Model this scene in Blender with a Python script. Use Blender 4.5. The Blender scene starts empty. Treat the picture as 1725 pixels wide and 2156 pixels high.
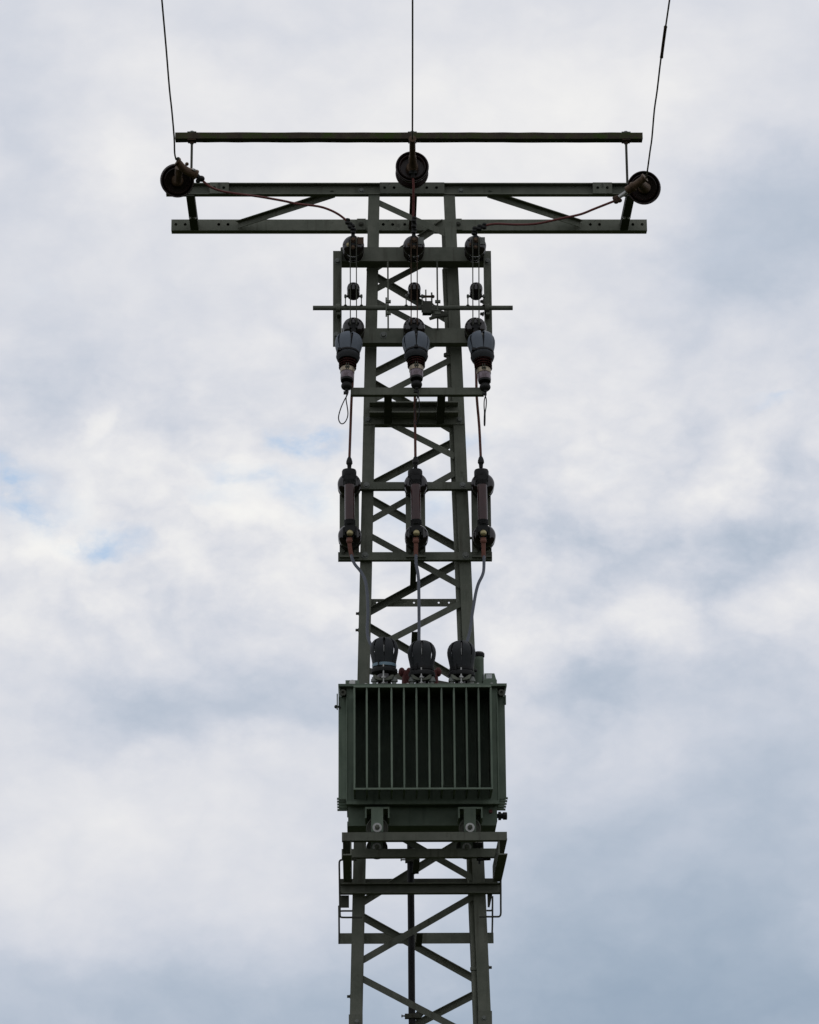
import bpy, bmesh, math, random
from mathutils import Vector, Matrix
random.seed(4)
S = bpy.context.scene
COL = S.collection
R = math.radians

# ------------------------------------------------------------ camera, world, sun, exposure
CAM = Vector((-0.46, -21.4, 1.6)); PITCH, YAW, ROLL = 18.0, -1.0, -0.4
F = 6386.0; UC, VC = 862.5, 1078.0
cam_d = bpy.data.cameras.new('camera'); cam = bpy.data.objects.new('camera', cam_d); COL.objects.link(cam)
RM = Matrix.Rotation(R(YAW), 3, 'Z') @ Matrix.Rotation(R(90+PITCH), 3, 'X') @ Matrix.Rotation(R(ROLL), 3, 'Z')
cam.matrix_world = Matrix.Translation(CAM) @ RM.to_4x4()
cam_d.sensor_fit = 'VERTICAL'; cam_d.sensor_height = 24.0; cam_d.lens = 24.0*F/2156.0
cam_d.clip_start = 0.1; cam_d.clip_end = 3000
S.camera = cam
S.view_settings.view_transform = 'Standard'; S.view_settings.look = 'None'
S.view_settings.exposure = 0.0; S.view_settings.gamma = 1.0

def ray(u, v): return (RM @ Vector(((u-UC)/F, -(v-VC)/F, -1.0)))
def P(uv, Y, b=0.0, z0=0.0):
    """point of the plane  y = Y + b*(z-z0)  seen at this place of the photograph (how the survey was measured)"""
    d = ray(*uv); t = (Y + b*(CAM.z-z0) - CAM.y)/(d.y - b*d.z)
    return CAM + d*t
def PZ(uv, z):
    d = ray(*uv); return CAM + d*((z-CAM.z)/d.z)
def Z0(x, y): return (x, y)
def Z1(x, y): return (303.6+x*.344, 234.6+y*.344)
def Z2(x, y): return (828+x*.344, 234.6+y*.344)
def Z3(x, y): return (641.7+x*.268, 441.6+y*.268)
def Z4(x, y): return (676.2+x*.232, 786.6+y*.232)
def Z5(x, y): return (676.2+x*.232, 1131.6+y*.232)
def Z6(x, y): return (676.2+x*.248, 1393.8+y*.248)
def Z7(x, y): return (676.2+x*.248, 1683.6+y*.248)

SUN_EL, SUN_AZ = 58.0, 20.0      # high, behind the tower
sd = bpy.data.lights.new('sun', 'SUN'); so = bpy.data.objects.new('sun', sd); COL.objects.link(so)
sd.energy = 0.7; sd.angle = R(14); sd.color = (1, .95, .88)
sdir = Vector((math.sin(R(SUN_AZ))*math.cos(R(SUN_EL)), math.cos(R(SUN_AZ))*math.cos(R(SUN_EL)), math.sin(R(SUN_EL))))
so.rotation_euler = sdir.to_track_quat('Z', 'Y').to_euler()

def lin(c):
    return tuple((x/255/12.92 if x/255 <= .04045 else ((x/255+.055)/1.055)**2.4) for x in c) + (1.0,)

W = bpy.data.worlds.new('World'); S.world = W; W.use_nodes = True
nt = W.node_tree; nt.nodes.clear(); N = nt.nodes; Lk = nt.links
def vm(op, a, b=None, c=None):
    n = N.new('ShaderNodeVectorMath'); n.operation = op
    for i, q in enumerate((a, b, c)):
        if q is None: continue
        if hasattr(q, 'is_output'): Lk.new(q, n.inputs[i])
        else: n.inputs[i].default_value = q
    return n.outputs['Value'] if op in ('DOT_PRODUCT', 'LENGTH') else n.outputs[0]
def mm(op, a, b=None, c=None, clamp=False):
    n = N.new('ShaderNodeMath'); n.operation = op; n.use_clamp = clamp
    for i, q in enumerate((a, b, c)):
        if q is None: continue
        if hasattr(q, 'is_output'): Lk.new(q, n.inputs[i])
        else: n.inputs[i].default_value = q
    return n.outputs[0]
def noise(vec, scale, detail, rough=.55):
    n = N.new('ShaderNodeTexNoise'); n.inputs['Scale'].default_value = scale; n.inputs['Detail'].default_value = detail
    n.inputs['Roughness'].default_value = rough; Lk.new(vec, n.inputs['Vector']); return n
tc = N.new('ShaderNodeTexCoord'); D = tc.outputs['Generated']
Ds = vm('MULTIPLY', D, (1, 1, 1.45))
warp1 = vm('MULTIPLY', vm('SUBTRACT', noise(Ds, 14, 6, .6).outputs['Color'], (.5, .5, .5)), (.07, .07, .05))
Dw = vm('ADD', D, warp1)
DEG = 1.0/F
def blobs(lst, base):
    acc = base
    for (u, v, su, sv, amp) in lst:
        c = ray(u, v).normalized(); s = Vector((F/su, 2.0, F/sv))
        q = vm('MULTIPLY_ADD', Dw, tuple(s), tuple(-c[i]*s[i] for i in range(3)))
        e = mm('POWER', 0.3679, vm('DOT_PRODUCT', q, q))
        acc = mm('MULTIPLY_ADD', e, amp, acc)
    return acc
# cloud banks of this afternoon, as lobes on the celestial sphere (direction, spread, thickness)
CLOUDS = [
 (900,400,430,300,.20),(1180,120,280,150,.10),(1340,230,220,110,.10),(330,130,170,100,.06),(50,330,80,320,-.10),
 (560,60,240,60,-.08),(250,385,110,50,.14),(1690,430,240,110,-.28),(1480,580,200,90,-.24),(1360,690,190,80,-.10),(1290,850,200,90,.04),
 (1130,900,150,80,.05),(1525,1030,50,40,.14),(1130,1190,110,60,.14),(1340,1320,150,45,.16),(1640,1290,110,80,.12),(1470,1180,90,60,-.08),
 (1230,1450,130,50,-.22),(1450,1450,160,50,-.06),(1680,1080,90,60,-.14),(60,830,120,70,-.14),(380,900,90,60,-.14),(600,840,110,60,-.05),(210,890,45,40,.14),
 (560,1080,110,130,.14),(470,1130,200,90,.08),(90,1150,110,60,.20),(250,1270,200,60,.14),(620,1280,160,60,.10),
 (250,1165,80,22,-.14),(420,1330,120,50,-.10),(380,1485,300,75,-.28),(560,1545,240,45,-.14),(120,1560,160,30,-.05),
 (150,1720,360,130,.04),(60,1850,220,120,.04),(500,1850,260,130,.02),(1540,1950,600,360,-.34),(860,2190,1500,190,-.40),(150,2050,340,50,-.06),(1200,1760,260,160,-.08),(1700,1640,160,220,-.12)]
BLUE = [(5,1005,46,44,1.4),(25,1075,50,30,.7),(175,1128,75,30,.85),(245,1160,75,34,.9),(655,918,56,28,1.6),(600,905,50,18,.7),(1620,882,50,14,.6),
 (545,1010,60,28,.8),(635,1060,60,45,.7),(1700,770,24,60,.3),(1050,940,60,28,.9),(860,1080,90,80,.6),(470,1080,70,30,.3),(1560,860,40,14,.2),(60,1030,80,60,.35)]
Dw2 = vm('ADD', Ds, vm('MULTIPLY', warp1, (.35, .35, .35)))
b1 = noise(Dw2, 11, 9, .5).outputs['Fac']; b2 = noise(Dw2, 30, 8, .55).outputs['Fac']
pf_ = noise(Dw2, 24, 8, .52).outputs['Fac']
puff = mm('MULTIPLY', mm('ABSOLUTE', mm('SUBTRACT', pf_, .5)), 2.0)          # billows: bright bellies, darker creases
amp_ = blobs([(860, 1120, 1600, 330, .72)], .30)
det = mm('MULTIPLY_ADD', mm('SUBTRACT', b1, .5), .62, mm('MULTIPLY', mm('SUBTRACT', b2, .5), .62))
det = mm('MULTIPLY_ADD', mm('SUBTRACT', puff, .2), .50, det)
fine_ = noise(Dw2, 95, 8, .6).outputs['Fac']
det = mm('MULTIPLY_ADD', mm('SUBTRACT', fine_, .5), .22, det)
base = mm('MULTIPLY_ADD', mm('MULTIPLY', det, 1.1), amp_, .685)
tone = blobs(CLOUDS, base)
tone = mm('MULTIPLY', tone, 1.0, clamp=True)
ramp = N.new('ShaderNodeValToRGB'); cr = ramp.color_ramp; cr.interpolation = 'B_SPLINE'
pts = [(0.0,(146,164,184)),(.22,(168,182,199)),(.42,(190,199,213)),(.60,(210,214,224)),(.80,(231,231,234)),(1.0,(247,246,243))]
cr.elements[0].position = 0; cr.elements[0].color = lin(pts[0][1]); cr.elements[1].position = 1; cr.elements[1].color = lin(pts[-1][1])
for p_, c_ in pts[1:-1]:
    e = cr.elements.new(p_); e.color = lin(c_)
Lk.new(tone, ramp.inputs[0])
bl = blobs(BLUE, mm('MULTIPLY', mm('SUBTRACT', b2, .62), .8))
wisp = noise(Dw2, 75, 9, .6).outputs['Fac']
bl = mm('MULTIPLY', mm('MULTIPLY', bl, mm('MULTIPLY_ADD', wisp, 3.6, -1.05)), .62, clamp=True)
sky = N.new('ShaderNodeTexSky'); sky.sky_type = 'NISHITA'; sky.sun_disc = False
sky.sun_elevation = R(SUN_EL); sky.sun_rotation = R(SUN_AZ); sky.dust_density = 2.0
skyb = vm('MULTIPLY', sky.outputs[0], (1.15, 1.15, 1.15))
cl = vm('MULTIPLY', ramp.outputs[0], (10, 10, 10))
blue = N.new('ShaderNodeMix'); blue.data_type = 'RGBA'; blue.inputs[0].default_value = .55
Lk.new(skyb, blue.inputs[6]); blue.inputs[7].default_value = tuple(10*x for x in lin((163, 197, 228))[:3])+(1,)
mx = N.new('ShaderNodeMix'); mx.data_type = 'RGBA'; Lk.new(bl, mx.inputs[0]); Lk.new(cl, mx.inputs[6]); Lk.new(blue.outputs[2], mx.inputs[7])
bg = N.new('ShaderNodeBackground'); bg.inputs['Strength'].default_value = 0.1; Lk.new(mx.outputs[2], bg.inputs[0])
wo = N.new('ShaderNodeOutputWorld'); Lk.new(bg.outputs[0], wo.inputs[0])

# ------------------------------------------------------------ materials
def mat(name, c1, c2=None, scale=8, rough=.6, metal=0, bump=.0, spec=.5, rough2=None, grime=None, runs=None):
    m = bpy.data.materials.new(name); m.use_nodes = True; t = m.node_tree; b = t.nodes['Principled BSDF']
    c2 = c2 or c1
    tcn = t.nodes.new('ShaderNodeTexCoord')
    n = t.nodes.new('ShaderNodeTexNoise'); n.inputs['Scale'].default_value = scale; n.inputs['Detail'].default_value = 7; n.inputs['Roughness'].default_value = .65
    t.links.new(tcn.outputs['Object'], n.inputs['Vector'])
    r = t.nodes.new('ShaderNodeValToRGB'); r.color_ramp.elements[0].position = .36; r.color_ramp.elements[1].position = .66
    r.color_ramp.elements[0].color = (*c1, 1); r.color_ramp.elements[1].color = (*c2, 1)
    t.links.new(n.outputs['Fac'], r.inputs[0])
    out = r.outputs[0]
    if grime:
        n2 = t.nodes.new('ShaderNodeTexNoise'); n2.inputs['Scale'].default_value = grime[1]; n2.inputs['Detail'].default_value = 9; n2.inputs['Roughness'].default_value = .75
        t.links.new(tcn.outputs['Object'], n2.inputs['Vector'])
        r2 = t.nodes.new('ShaderNodeValToRGB'); r2.color_ramp.elements[0].position = grime[2]; r2.color_ramp.elements[1].position = grime[2]+.12
        t.links.new(n2.outputs['Fac'], r2.inputs[0])
        x = t.nodes.new('ShaderNodeMix'); x.data_type = 'RGBA'; t.links.new(r2.outputs[0], x.inputs[0]); t.links.new(out, x.inputs[6]); x.inputs[7].default_value = (*grime[0], 1)
        out = x.outputs[2]
    if runs:
        mp = t.nodes.new('ShaderNodeMapping'); mp.inputs['Scale'].default_value = (26, 26, 2.2); t.links.new(tcn.outputs['Object'], mp.inputs[0])
        n4 = t.nodes.new('ShaderNodeTexNoise'); n4.inputs['Scale'].default_value = 1; n4.inputs['Detail'].default_value = 6; t.links.new(mp.outputs[0], n4.inputs['Vector'])
        r4 = t.nodes.new('ShaderNodeMapRange'); r4.inputs[1].default_value = .56; r4.inputs[2].default_value = .78; r4.inputs[4].default_value = .75; t.links.new(n4.outputs['Fac'], r4.inputs[0])
        x4 = t.nodes.new('ShaderNodeMix'); x4.data_type = 'RGBA'; t.links.new(r4.outputs[0], x4.inputs[0]); t.links.new(out, x4.inputs[6]); x4.inputs[7].default_value = (*runs, 1)
        oi = t.nodes.new('ShaderNodeObjectInfo'); r5 = t.nodes.new('ShaderNodeMapRange'); r5.inputs[3].default_value = .74; r5.inputs[4].default_value = 1.18; t.links.new(oi.outputs['Random'], r5.inputs[0])
        v5 = t.nodes.new('ShaderNodeVectorMath'); v5.operation = 'SCALE'; t.links.new(x4.outputs[2], v5.inputs[0]); t.links.new(r5.outputs[0], v5.inputs['Scale']); out = v5.outputs[0]
    t.links.new(out, b.inputs['Base Color'])
    b.inputs['Metallic'].default_value = metal; b.inputs['Specular IOR Level'].default_value = spec
    mr = t.nodes.new('ShaderNodeMapRange'); mr.inputs[3].default_value = rough; mr.inputs[4].default_value = rough2 if rough2 else min(1, rough+.12)
    t.links.new(n.outputs['Fac'], mr.inputs[0]); t.links.new(mr.outputs[0], b.inputs['Roughness'])
    if bump:
        bp = t.nodes.new('ShaderNodeBump'); bp.inputs['Strength'].default_value = bump; bp.inputs['Distance'].default_value = .002
        n3 = t.nodes.new('ShaderNodeTexNoise'); n3.inputs['Scale'].default_value = 90; n3.inputs['Detail'].default_value = 4
        t.links.new(tcn.outputs['Object'], n3.inputs['Vector']); t.links.new(n3.outputs['Fac'], bp.inputs['Height']); t.links.new(bp.outputs[0], b.inputs['Normal'])
    return m
M = dict(
 steel = mat('painted_steel', (.098,.107,.084), (.145,.150,.122), 5, .7, bump=.25, spec=.2, grime=((.06,.064,.045), 11, .60), runs=(.055,.050,.036)),
 steel_dark = mat('weathered_steel', (.045,.048,.038), (.066,.067,.053), 7, .75, bump=.3, spec=.2, grime=((.030,.022,.014), 10, .58)),
 rusty = mat('rusted_steel', (.040,.024,.016), (.065,.040,.026), 20, .8, bump=.4, spec=.15, grime=((.025,.022,.015), 16, .5)),
 wood = mat('mossy_timber', (.042,.035,.027), (.070,.057,.040), 12, .9, bump=.6, spec=.1, grime=((.040,.062,.016), 6, .47)),
 porcelain = mat('brown_glazed_porcelain', (.006,.0035,.004), (.010,.005,.006), 6, .08, rough2=.16, spec=.55),
 disc = mat('brown_weathered_porcelain', (.012,.006,.005), (.022,.010,.008), 9, .32, rough2=.5, spec=.3),
 tube = mat('fuse_glaze', (.034,.012,.012), (.050,.017,.016), 9, .10, rough2=.16, spec=.4),
 bronze = mat('corroded_bronze', (.055,.032,.018), (.10,.062,.036), 24, .55, metal=.3, bump=.4, spec=.3),
 band = mat('zinc_band', (.22,.18,.13), (.32,.27,.20), 20, .35, metal=.7),
 lilac = mat('streaked_glaze', (.05,.025,.028), (.22,.17,.20), 30, .2, rough2=.35),
 hood = mat('blue_grey_plastic', (.078,.095,.118), (.105,.123,.146), 7, .5, bump=.15, spec=.35),
 hoodblack_rimshade = mat('black_hood_shaded_rim', (.016,.018,.020), (.024,.026,.028), 7, .6, bump=.15, spec=.25),
 rubber = mat('black_rubber', (.008,.008,.009), (.014,.014,.014), 10, .6, spec=.25),
 black = mat('black_moulding', (.006,.006,.006), (.011,.011,.010), 10, .5, spec=.25),
 cable = mat('grey_cable', (.050,.058,.076), (.066,.076,.096), 10, .5),
 red = mat('red_sheath', (.095,.030,.028), (.135,.042,.038), 16, .6, spec=.2),
 copper = mat('brown_copper', (.085,.034,.026), (.13,.052,.038), 12, .55, metal=.1, spec=.25),
 lug = mat('shrink_sleeve', (.12,.050,.038), (.19,.080,.058), 16, .6, spec=.2),
 brass = mat('brass_nut', (.26,.22,.11), (.42,.36,.19), 20, .35, metal=.5),
 zinc = mat('bright_zinc', (.30,.30,.29), (.42,.42,.40), 14, .4, metal=.6),
 bolt = mat('painted_bolt', (.10,.112,.10), (.15,.155,.14), 12, .5),
 wire = mat('conductor', (.045,.045,.028), (.07,.065,.04), 14, .6, metal=.2),
 green = mat('transformer_paint', (.118,.152,.116), (.158,.194,.150), 6, .6, rough2=.7, spec=.12, grime=((.09,.105,.08), 16, .62), runs=(.075,.095,.075)),
 strap = mat('blue_strap', (.12,.19,.24), (.16,.24,.30), 10, .5),
 clear = mat('gauge_window', (.45,.47,.48), (.55,.57,.58), 5, .15),
 ground = mat('grass_ground', (.018,.028,.010), (.045,.050,.022), .8, .98, bump=.3, spec=.05),
 concrete = mat('concrete', (.26,.25,.23), (.36,.35,.33), 5, .9, bump=.4),
)

# ------------------------------------------------------------ mesh builder and objects
class MB:
    def __init__(s): s.v = []; s.f = []
    def add(s, vs, fs):
        o = len(s.v); s.v += [Vector(q) for q in vs]; s.f += [tuple(o+i for i in f) for f in fs]; return s
    def prism(s, p0, p1, prof, n):
        a = (p1-p0).normalized(); n = Vector(n); n = (n - a*a.dot(n)).normalized(); t = n.cross(a)
        if t.z < -1e-6 or (abs(t.z) <= 1e-6 and t.y < 0): t = -t
        k = len(prof); vs = [p0 + t*q[0] + n*q[1] for q in prof] + [p1 + t*q[0] + n*q[1] for q in prof]
        fs = [tuple(range(k)), tuple(range(2*k-1, k-1, -1))] + [(i, (i+1) % k, k+(i+1) % k, k+i) for i in range(k)]
        return s.add(vs, fs)
    def box(s, x0, x1, y0, y1, z0, z1):
        vs = [(x, y, z) for x in (x0, x1) for y in (y0, y1) for z in (z0, z1)]
        return s.add(vs, [(0,1,3,2),(4,6,7,5),(0,4,5,1),(2,3,7,6),(0,2,6,4),(1,5,7,3)])
    def lathe(s, base, axis, prof, seg=28, ang0=0.0):
        a = Vector(axis).normalized(); e = a.orthogonal().normalized(); g = a.cross(e)
        o = len(s.v); rings = []
        for (r, h) in prof:
            if r < 1e-6: rings.append([len(s.v)]); s.v.append(base + a*h)
            else:
                rings.append(list(range(len(s.v), len(s.v)+seg)))
                for i in range(seg):
                    an = ang0+2*math.pi*i/seg; s.v.append(base + a*h + e*(r*math.cos(an)) + g*(r*math.sin(an)))
        for q, w in zip(rings, rings[1:]):
            for i in range(seg):
                j = (i+1) % seg
                if len(q) == 1 and len(w) > 1: s.f.append((q[0], w[i], w[j]))
                elif len(w) == 1 and len(q) > 1: s.f.append((q[i], q[j], w[0]))
                elif len(q) > 1: s.f.append((q[i], q[j], w[j], w[i]))
        if len(rings[0]) > 1: s.f.append(tuple(rings[0]))
        if len(rings[-1]) > 1: s.f.append(tuple(reversed(rings[-1])))
        return s
    def cyl(s, p0, p1, r, seg=16, r2=None):
        return s.lathe(p0, p1-p0, [(r, 0), (r if r2 is None else r2, (p1-p0).length)], seg)
    def tube(s, pts, r, seg=10, smooth=4):
        pts = [Vector(p) for p in pts]
        if smooth > 1 and len(pts) > 2:
            q = []; e = [pts[0]*2-pts[1]] + pts + [pts[-1]*2-pts[-2]]
            for i in range(1, len(e)-2):
                for k in range(smooth):
                    t = k/smooth; a, b, c, d = e[i-1:i+3]
                    q.append(.5*((2*b) + (c-a)*t + (2*a-5*b+4*c-d)*t*t + (3*b-a-3*c+d)*t**3))
            pts = q + [pts[-1]]
        rr = r if isinstance(r, (list, tuple)) else None
        o = len(s.v); e = None
        for i, p in enumerate(pts):
            d = (pts[min(i+1, len(pts)-1)] - pts[max(i-1, 0)]).normalized()
            e = d.orthogonal().normalized() if e is None else (e - d*d.dot(e)).normalized()
            g = d.cross(e); rad = r if rr is None else rr[0]+(rr[1]-rr[0])*i/(len(pts)-1)
            for k in range(seg):
                an = 2*math.pi*k/seg; s.v.append(p + e*(rad*math.cos(an)) + g*(rad*math.sin(an)))
        for i in range(len(pts)-1):
            for k in range(seg):
                a = o+i*seg+k; b = o+i*seg+(k+1) % seg; s.f.append((a, b, b+seg, a+seg))
        s.f.append(tuple(o+k for k in range(seg))); s.f.append(tuple(o+(len(pts)-1)*seg+k for k in reversed(range(seg))))
        return s
    def sphere(s, c, r, sy=1.0, axis=(0,0,1), seg=20):
        pr = [(r*math.sin(math.pi*i/10), -r*sy*math.cos(math.pi*i/10)) for i in range(11)]; pr[0] = (0, pr[0][1]); pr[-1] = (0, pr[-1][1])
        return s.lathe(Vector(c), axis, pr, seg)
    def plate(s, x0, x1, z0, z1, Y, th, holes, r):
        """upright plate facing -Y, really pierced by round holes"""
        hs = sorted(holes); ed = [x0] + [(a[0]+b[0])/2 for a, b in zip(hs, hs[1:])] + [x1]
        for (cx, cz), xa, xb in zip(hs, ed, ed[1:]):
            ang = [2*math.pi*i/16 for i in range(16)] + [math.atan2(zc-cz, xc-cx) % (2*math.pi) for xc in (xa, xb) for zc in (z0, z1)]
            ang = sorted(set(round(a, 5) for a in ang)); k = len(ang); vs = []
            for y in (Y, Y+th):
                for a in ang: vs.append((cx+r*math.cos(a), y, cz+r*math.sin(a)))
                for a in ang:
                    ca, sa = math.cos(a), math.sin(a); t = 1e9
                    if abs(ca) > 1e-6: t = min(t, ((xb if ca > 0 else xa)-cx)/ca)
                    if abs(sa) > 1e-6: t = min(t, ((z1 if sa > 0 else z0)-cz)/sa)
                    vs.append((cx+t*ca, y, cz+t*sa))
            fs = []
            for i in range(k):
                j = (i+1) % k
                fs += [(i, j, k+j, k+i), (2*k+i, 3*k+i, 3*k+j, 2*k+j), (i, 2*k+i, 2*k+j, j), (k+i, k+j, 3*k+j, 3*k+i)]
            s.add(vs, fs)
        return s

ORG = {}
def obj(name, mb, m, parent=None, sharp=32, fix=True):
    me = bpy.data.meshes.new(name)
    if parent is None:
        lo = [min(v[i] for v in mb.v) for i in range(3)]; hi = [max(v[i] for v in mb.v) for i in range(3)]
        org = Vector(((lo[0]+hi[0])/2, (lo[1]+hi[1])/2, lo[2]))
    else: org = ORG[parent.name]
    me.from_pydata([v-org for v in mb.v], [], mb.f)
    bm = bmesh.new(); bm.from_mesh(me)
    bmesh.ops.remove_doubles(bm, verts=bm.verts, dist=1e-6)
    if fix: bmesh.ops.recalc_face_normals(bm, faces=bm.faces)
    bm.to_mesh(me); bm.free()
    me.shade_smooth(); me.set_sharp_from_angle(angle=R(sharp))
    me.materials.append(M[m] if isinstance(m, str) else m)
    o = bpy.data.objects.new(name, me); COL.objects.link(o)
    if parent is None: o.location = org
    else: o.parent = parent
    ORG[o.name] = org
    return o
def thing(name, label, cat, loc, group=None):
    o = bpy.data.objects.new(name, None); COL.objects.link(o); o.location = loc; o.empty_display_size = .1
    ORG[o.name] = Vector(loc); return tag(o, label, cat, group)
def tag(o, label, cat, group=None):
    o['label'] = label; o['category'] = cat
    if group: o['group'] = group
    return o

FR = Vector((0, -1, 0)); BK = Vector((0, 1, 0))
def pbox(h, d): return [(-h/2, 0), (h/2, 0), (h/2, -d), (-h/2, -d)]
def pUf(h, d, t=.007): return [(-h/2,0),(-h/2,-d),(h/2,-d),(h/2,0),(h/2-t,0),(h/2-t,-d+t),(-h/2+t,-d+t),(-h/2+t,0)]
def pUb(h, d, t=.007): return [(-h/2,0),(h/2,0),(h/2,-d),(h/2-t,-d),(h/2-t,-t),(-h/2+t,-t),(-h/2+t,-d),(-h/2,-d)]
def pL(h, d, t=.006): return [(-h/2,0),(h/2,0),(h/2,-d),(h/2-t,-d),(h/2-t,-t),(-h/2,-t)]          # second flange on top
def pLb(h, d, t=.006): return [(-h/2,0),(h/2,0),(h/2,-t),(-h/2+t,-t),(-h/2+t,-d),(-h/2,-d)]      # second flange below
def span(z, xl, xr, yt, yb, Y):
    """x range, centre height and height of a level member seen there"""
    a = P(z(xl, (yt+yb)/2), Y); b = P(z(xr, (yt+yb)/2), Y); xm = (xl+xr)/2
    h = P(z(xm, yt), Y).z - P(z(xm, yb), Y).z
    return a.x, b.x, (a.z+b.z)/2, h
def beam(name, z, xl, xr, yt, yb, Y, d, prof, m, parent):
    x0, x1, zc, h = span(z, xl, xr, yt, yb, Y)
    return obj(name, MB().prism(Vector((x0, Y, zc)), Vector((x1, Y, zc)), prof(h, d), FR), m, parent)
def bolt(parent, p, r=.014, n=FR, m='bolt', ln=.012, name='bolt', washer=True):
    b = MB(); n = Vector(n)
    if washer: b.lathe(p, n, [(r*1.5, -.001), (r*1.5, .003), (0, .003)], 16)
    b.lathe(p, n, [(r, .0), (r, ln), (r*.85, ln+.002), (0, ln+.002)], 6)
    return obj(name, b, m, parent)

# ------------------------------------------------------------ ground and footing
g = MB(); n_ = 48; ext = 600
def gh(x, y):
    r_ = math.hypot(x, y); return 0 if r_ < 30 else .9*math.sin(x*.013+1)*math.sin(y*.011)*min(1, (r_-30)/80)
cs = [math.copysign((abs(2*i/n_-1))**2.2*ext, 2*i/n_-1) for i in range(n_+1)]
g.add([(x, y, gh(x, y)) for x in cs for y in cs], [(i*(n_+1)+j, (i+1)*(n_+1)+j, (i+1)*(n_+1)+j+1, i*(n_+1)+j+1) for i in range(n_) for j in range(n_)])
go = obj('ground', g, 'ground'); go['kind'] = 'structure'

# ------------------------------------------------------------ lattice tower
ZT = P((866, 412), -.333).z                      # height of the crossarm underside
B = 0.0262                                        # batter of the faces
def PF(uv): return P(uv, -.333, B, ZT)           # front face
def PR(uv):                                      # rear face
    return P(uv, .333, -B, ZT)
def LL(v): return 773.4-.0227*(v-520)            # outer line of left leg
def LR(v): return 963.0+.0440*(v-520)            # outer line of right leg
a0, a1 = PF((LL(420), 420)), PF((LL(2120), 2120)); c0, c1 = PF((LR(420), 420)), PF((LR(2120), 2120))
def lx(z): return a0.x + (a1.x-a0.x)*(z-a0.z)/(a1.z-a0.z)
def rx(z): return c0.x + (c1.x-c0.x)*(z-c0.z)/(c1.z-c0.z)
def yf(z): return -.333 + B*(z-ZT)
LEGW = .086
tower = thing('lattice_tower', 'tall tapering green-grey steel lattice tower with a wide crossarm', 'tower', (0, 0, 0))
ztop = ZT + .02
for side, xf in ((1, lx), (-1, rx)):
    for fb in (1, -1):
        # an angle section whose outer corner follows the batter
        def corner(z): return Vector((xf(z) + (0 if fb > 0 else 0), yf(z) if fb > 0 else -yf(z), z))
        t = .009; w = LEGW
        prof = [(0,0),(w*side,0),(w*side,t*fb),(t*side,t*fb),(t*side,w*fb),(0,w*fb)]
        zt_ = ztop; zb_ = .25; vs = []
        for z in (zb_, zt_):
            c = corner(z); vs += [(c.x+q[0], c.y+q[1], z) for q in prof]
        mb = MB().add(vs, [tuple(range(6)), tuple(range(11, 5, -1))] + [(i, (i+1) % 6, 6+(i+1) % 6, 6+i) for i in range(6)])
        leg = obj('leg', mb, 'steel', tower)
        fo = corner(zb_)
        obj('footing', MB().lathe(Vector((fo.x+.03*side, fo.y+.03*fb, -.2)), (0,0,1), [(.24,0),(.24,.42),(.2,.5),(0,.5)], 24), 'concrete', leg)
        for zz in ((P(Z7(300, 1880), -.5).z, ) if side > 0 else (P(Z7(1400, 1850), -.5).z, )):
            if fb < 0: continue
            c = corner(zz); x0 = c.x-.006*side; x1 = c.x+(w+.004)*side
            sp = MB(); sp.box(min(x0,x1), max(x0,x1), c.y-.010, c.y-.001, zz-.30, zz+.045); obj('splice_plate', sp, 'steel', leg)
            for dz in (0, -.1, -.2): bolt(leg, Vector((c.x+.05*side, c.y-.010, zz-.005+dz)), .011)
        if fb > 0:
            for vb in ((1130, 1466, 1560, 2040) if side < 0 else (1290, 1325, 2100)):
                z = P((866, vb), -.4).z; c = corner(z)
                bolt(leg, Vector((c.x, c.y+.04, z)), .010, (-side, 0, 0), 'steel_dark', .02)
# diagonals. Front ones are seen on their flat side, rear ones show the flange that stands towards the camera
def inset(p, front): return p
def brace_bolts(o, a, b):
    d = (b-a).normalized()
    for p in (a+d*.05, b-d*.05): bolt(o, Vector((p.x, p.y, p.z)), .009, FR, 'steel', .007)
def clipx(p, q, z):                                # keep member ends behind the leg flange
    return p
def fdiag(z, x0, y0, x1, y1, w=.046):
    a, b = PF(z(x0, y0)), PF(z(x1, y1)); a.y += .0115; b.y += .0115
    o = obj('diagonal_brace', MB().prism(a, b, pL(w, w*.9, .005), FR), 'steel', tower)
    return o
def rdiag(z, x0, y0, x1, y1, w=.050):
    a, b = PR(z(x0, y0)), PR(z(x1, y1)); a.y -= .0115; b.y -= .0115
    return obj('diagonal_brace', MB().prism(a, b, pL(w, w*.9, .005), BK), 'steel', tower)
def zz(zf, x, y): return zf(x, y)
def seg(fn, p, q, **k): fn(lambda x, y: (x, y), p[0], p[1], q[0], q[1], **k)
seg(fdiag, Z1(1430,552), Z2(330,748))
seg(fdiag, Z3(1115,325), Z3(560,618))
seg(fdiag, Z3(545,710), Z3(1120,1012))
seg(fdiag, Z3(1145,1175), Z3(530,1492))
seg(fdiag, Z4(440,352), Z4(1215,745))
seg(fdiag, Z4(1220,893), Z4(440,1332))
seg(fdiag, Z4(440,1465), Z5(1268,432))
seg(fdiag, Z5(1275,590), Z5(420,1030))
seg(fdiag, Z5(420,1205), Z6(1310,235))
seg(fdiag, Z6(1310,350), Z6(330,880))
seg(fdiag, Z6(340,1290), Z7(1300,672))
seg(fdiag, Z7(1310,808), Z7(345,1365))
seg(fdiag, Z7(345,1515), Z7(1330,2030))
seg(fdiag, Z7(1335,2170), Z7(345,2690))
seg(rdiag, Z2(310,690), Z3(500,505))
seg(rdiag, Z3(560,540), Z3(1110,868))
seg(rdiag, Z3(1110,1010), Z3(545,1297))
seg(rdiag, Z3(540,1375), Z4(1190,523))
seg(rdiag, Z4(1195,640), Z4(445,1030))
seg(rdiag, Z4(450,1155), Z4(1225,1588))
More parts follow.
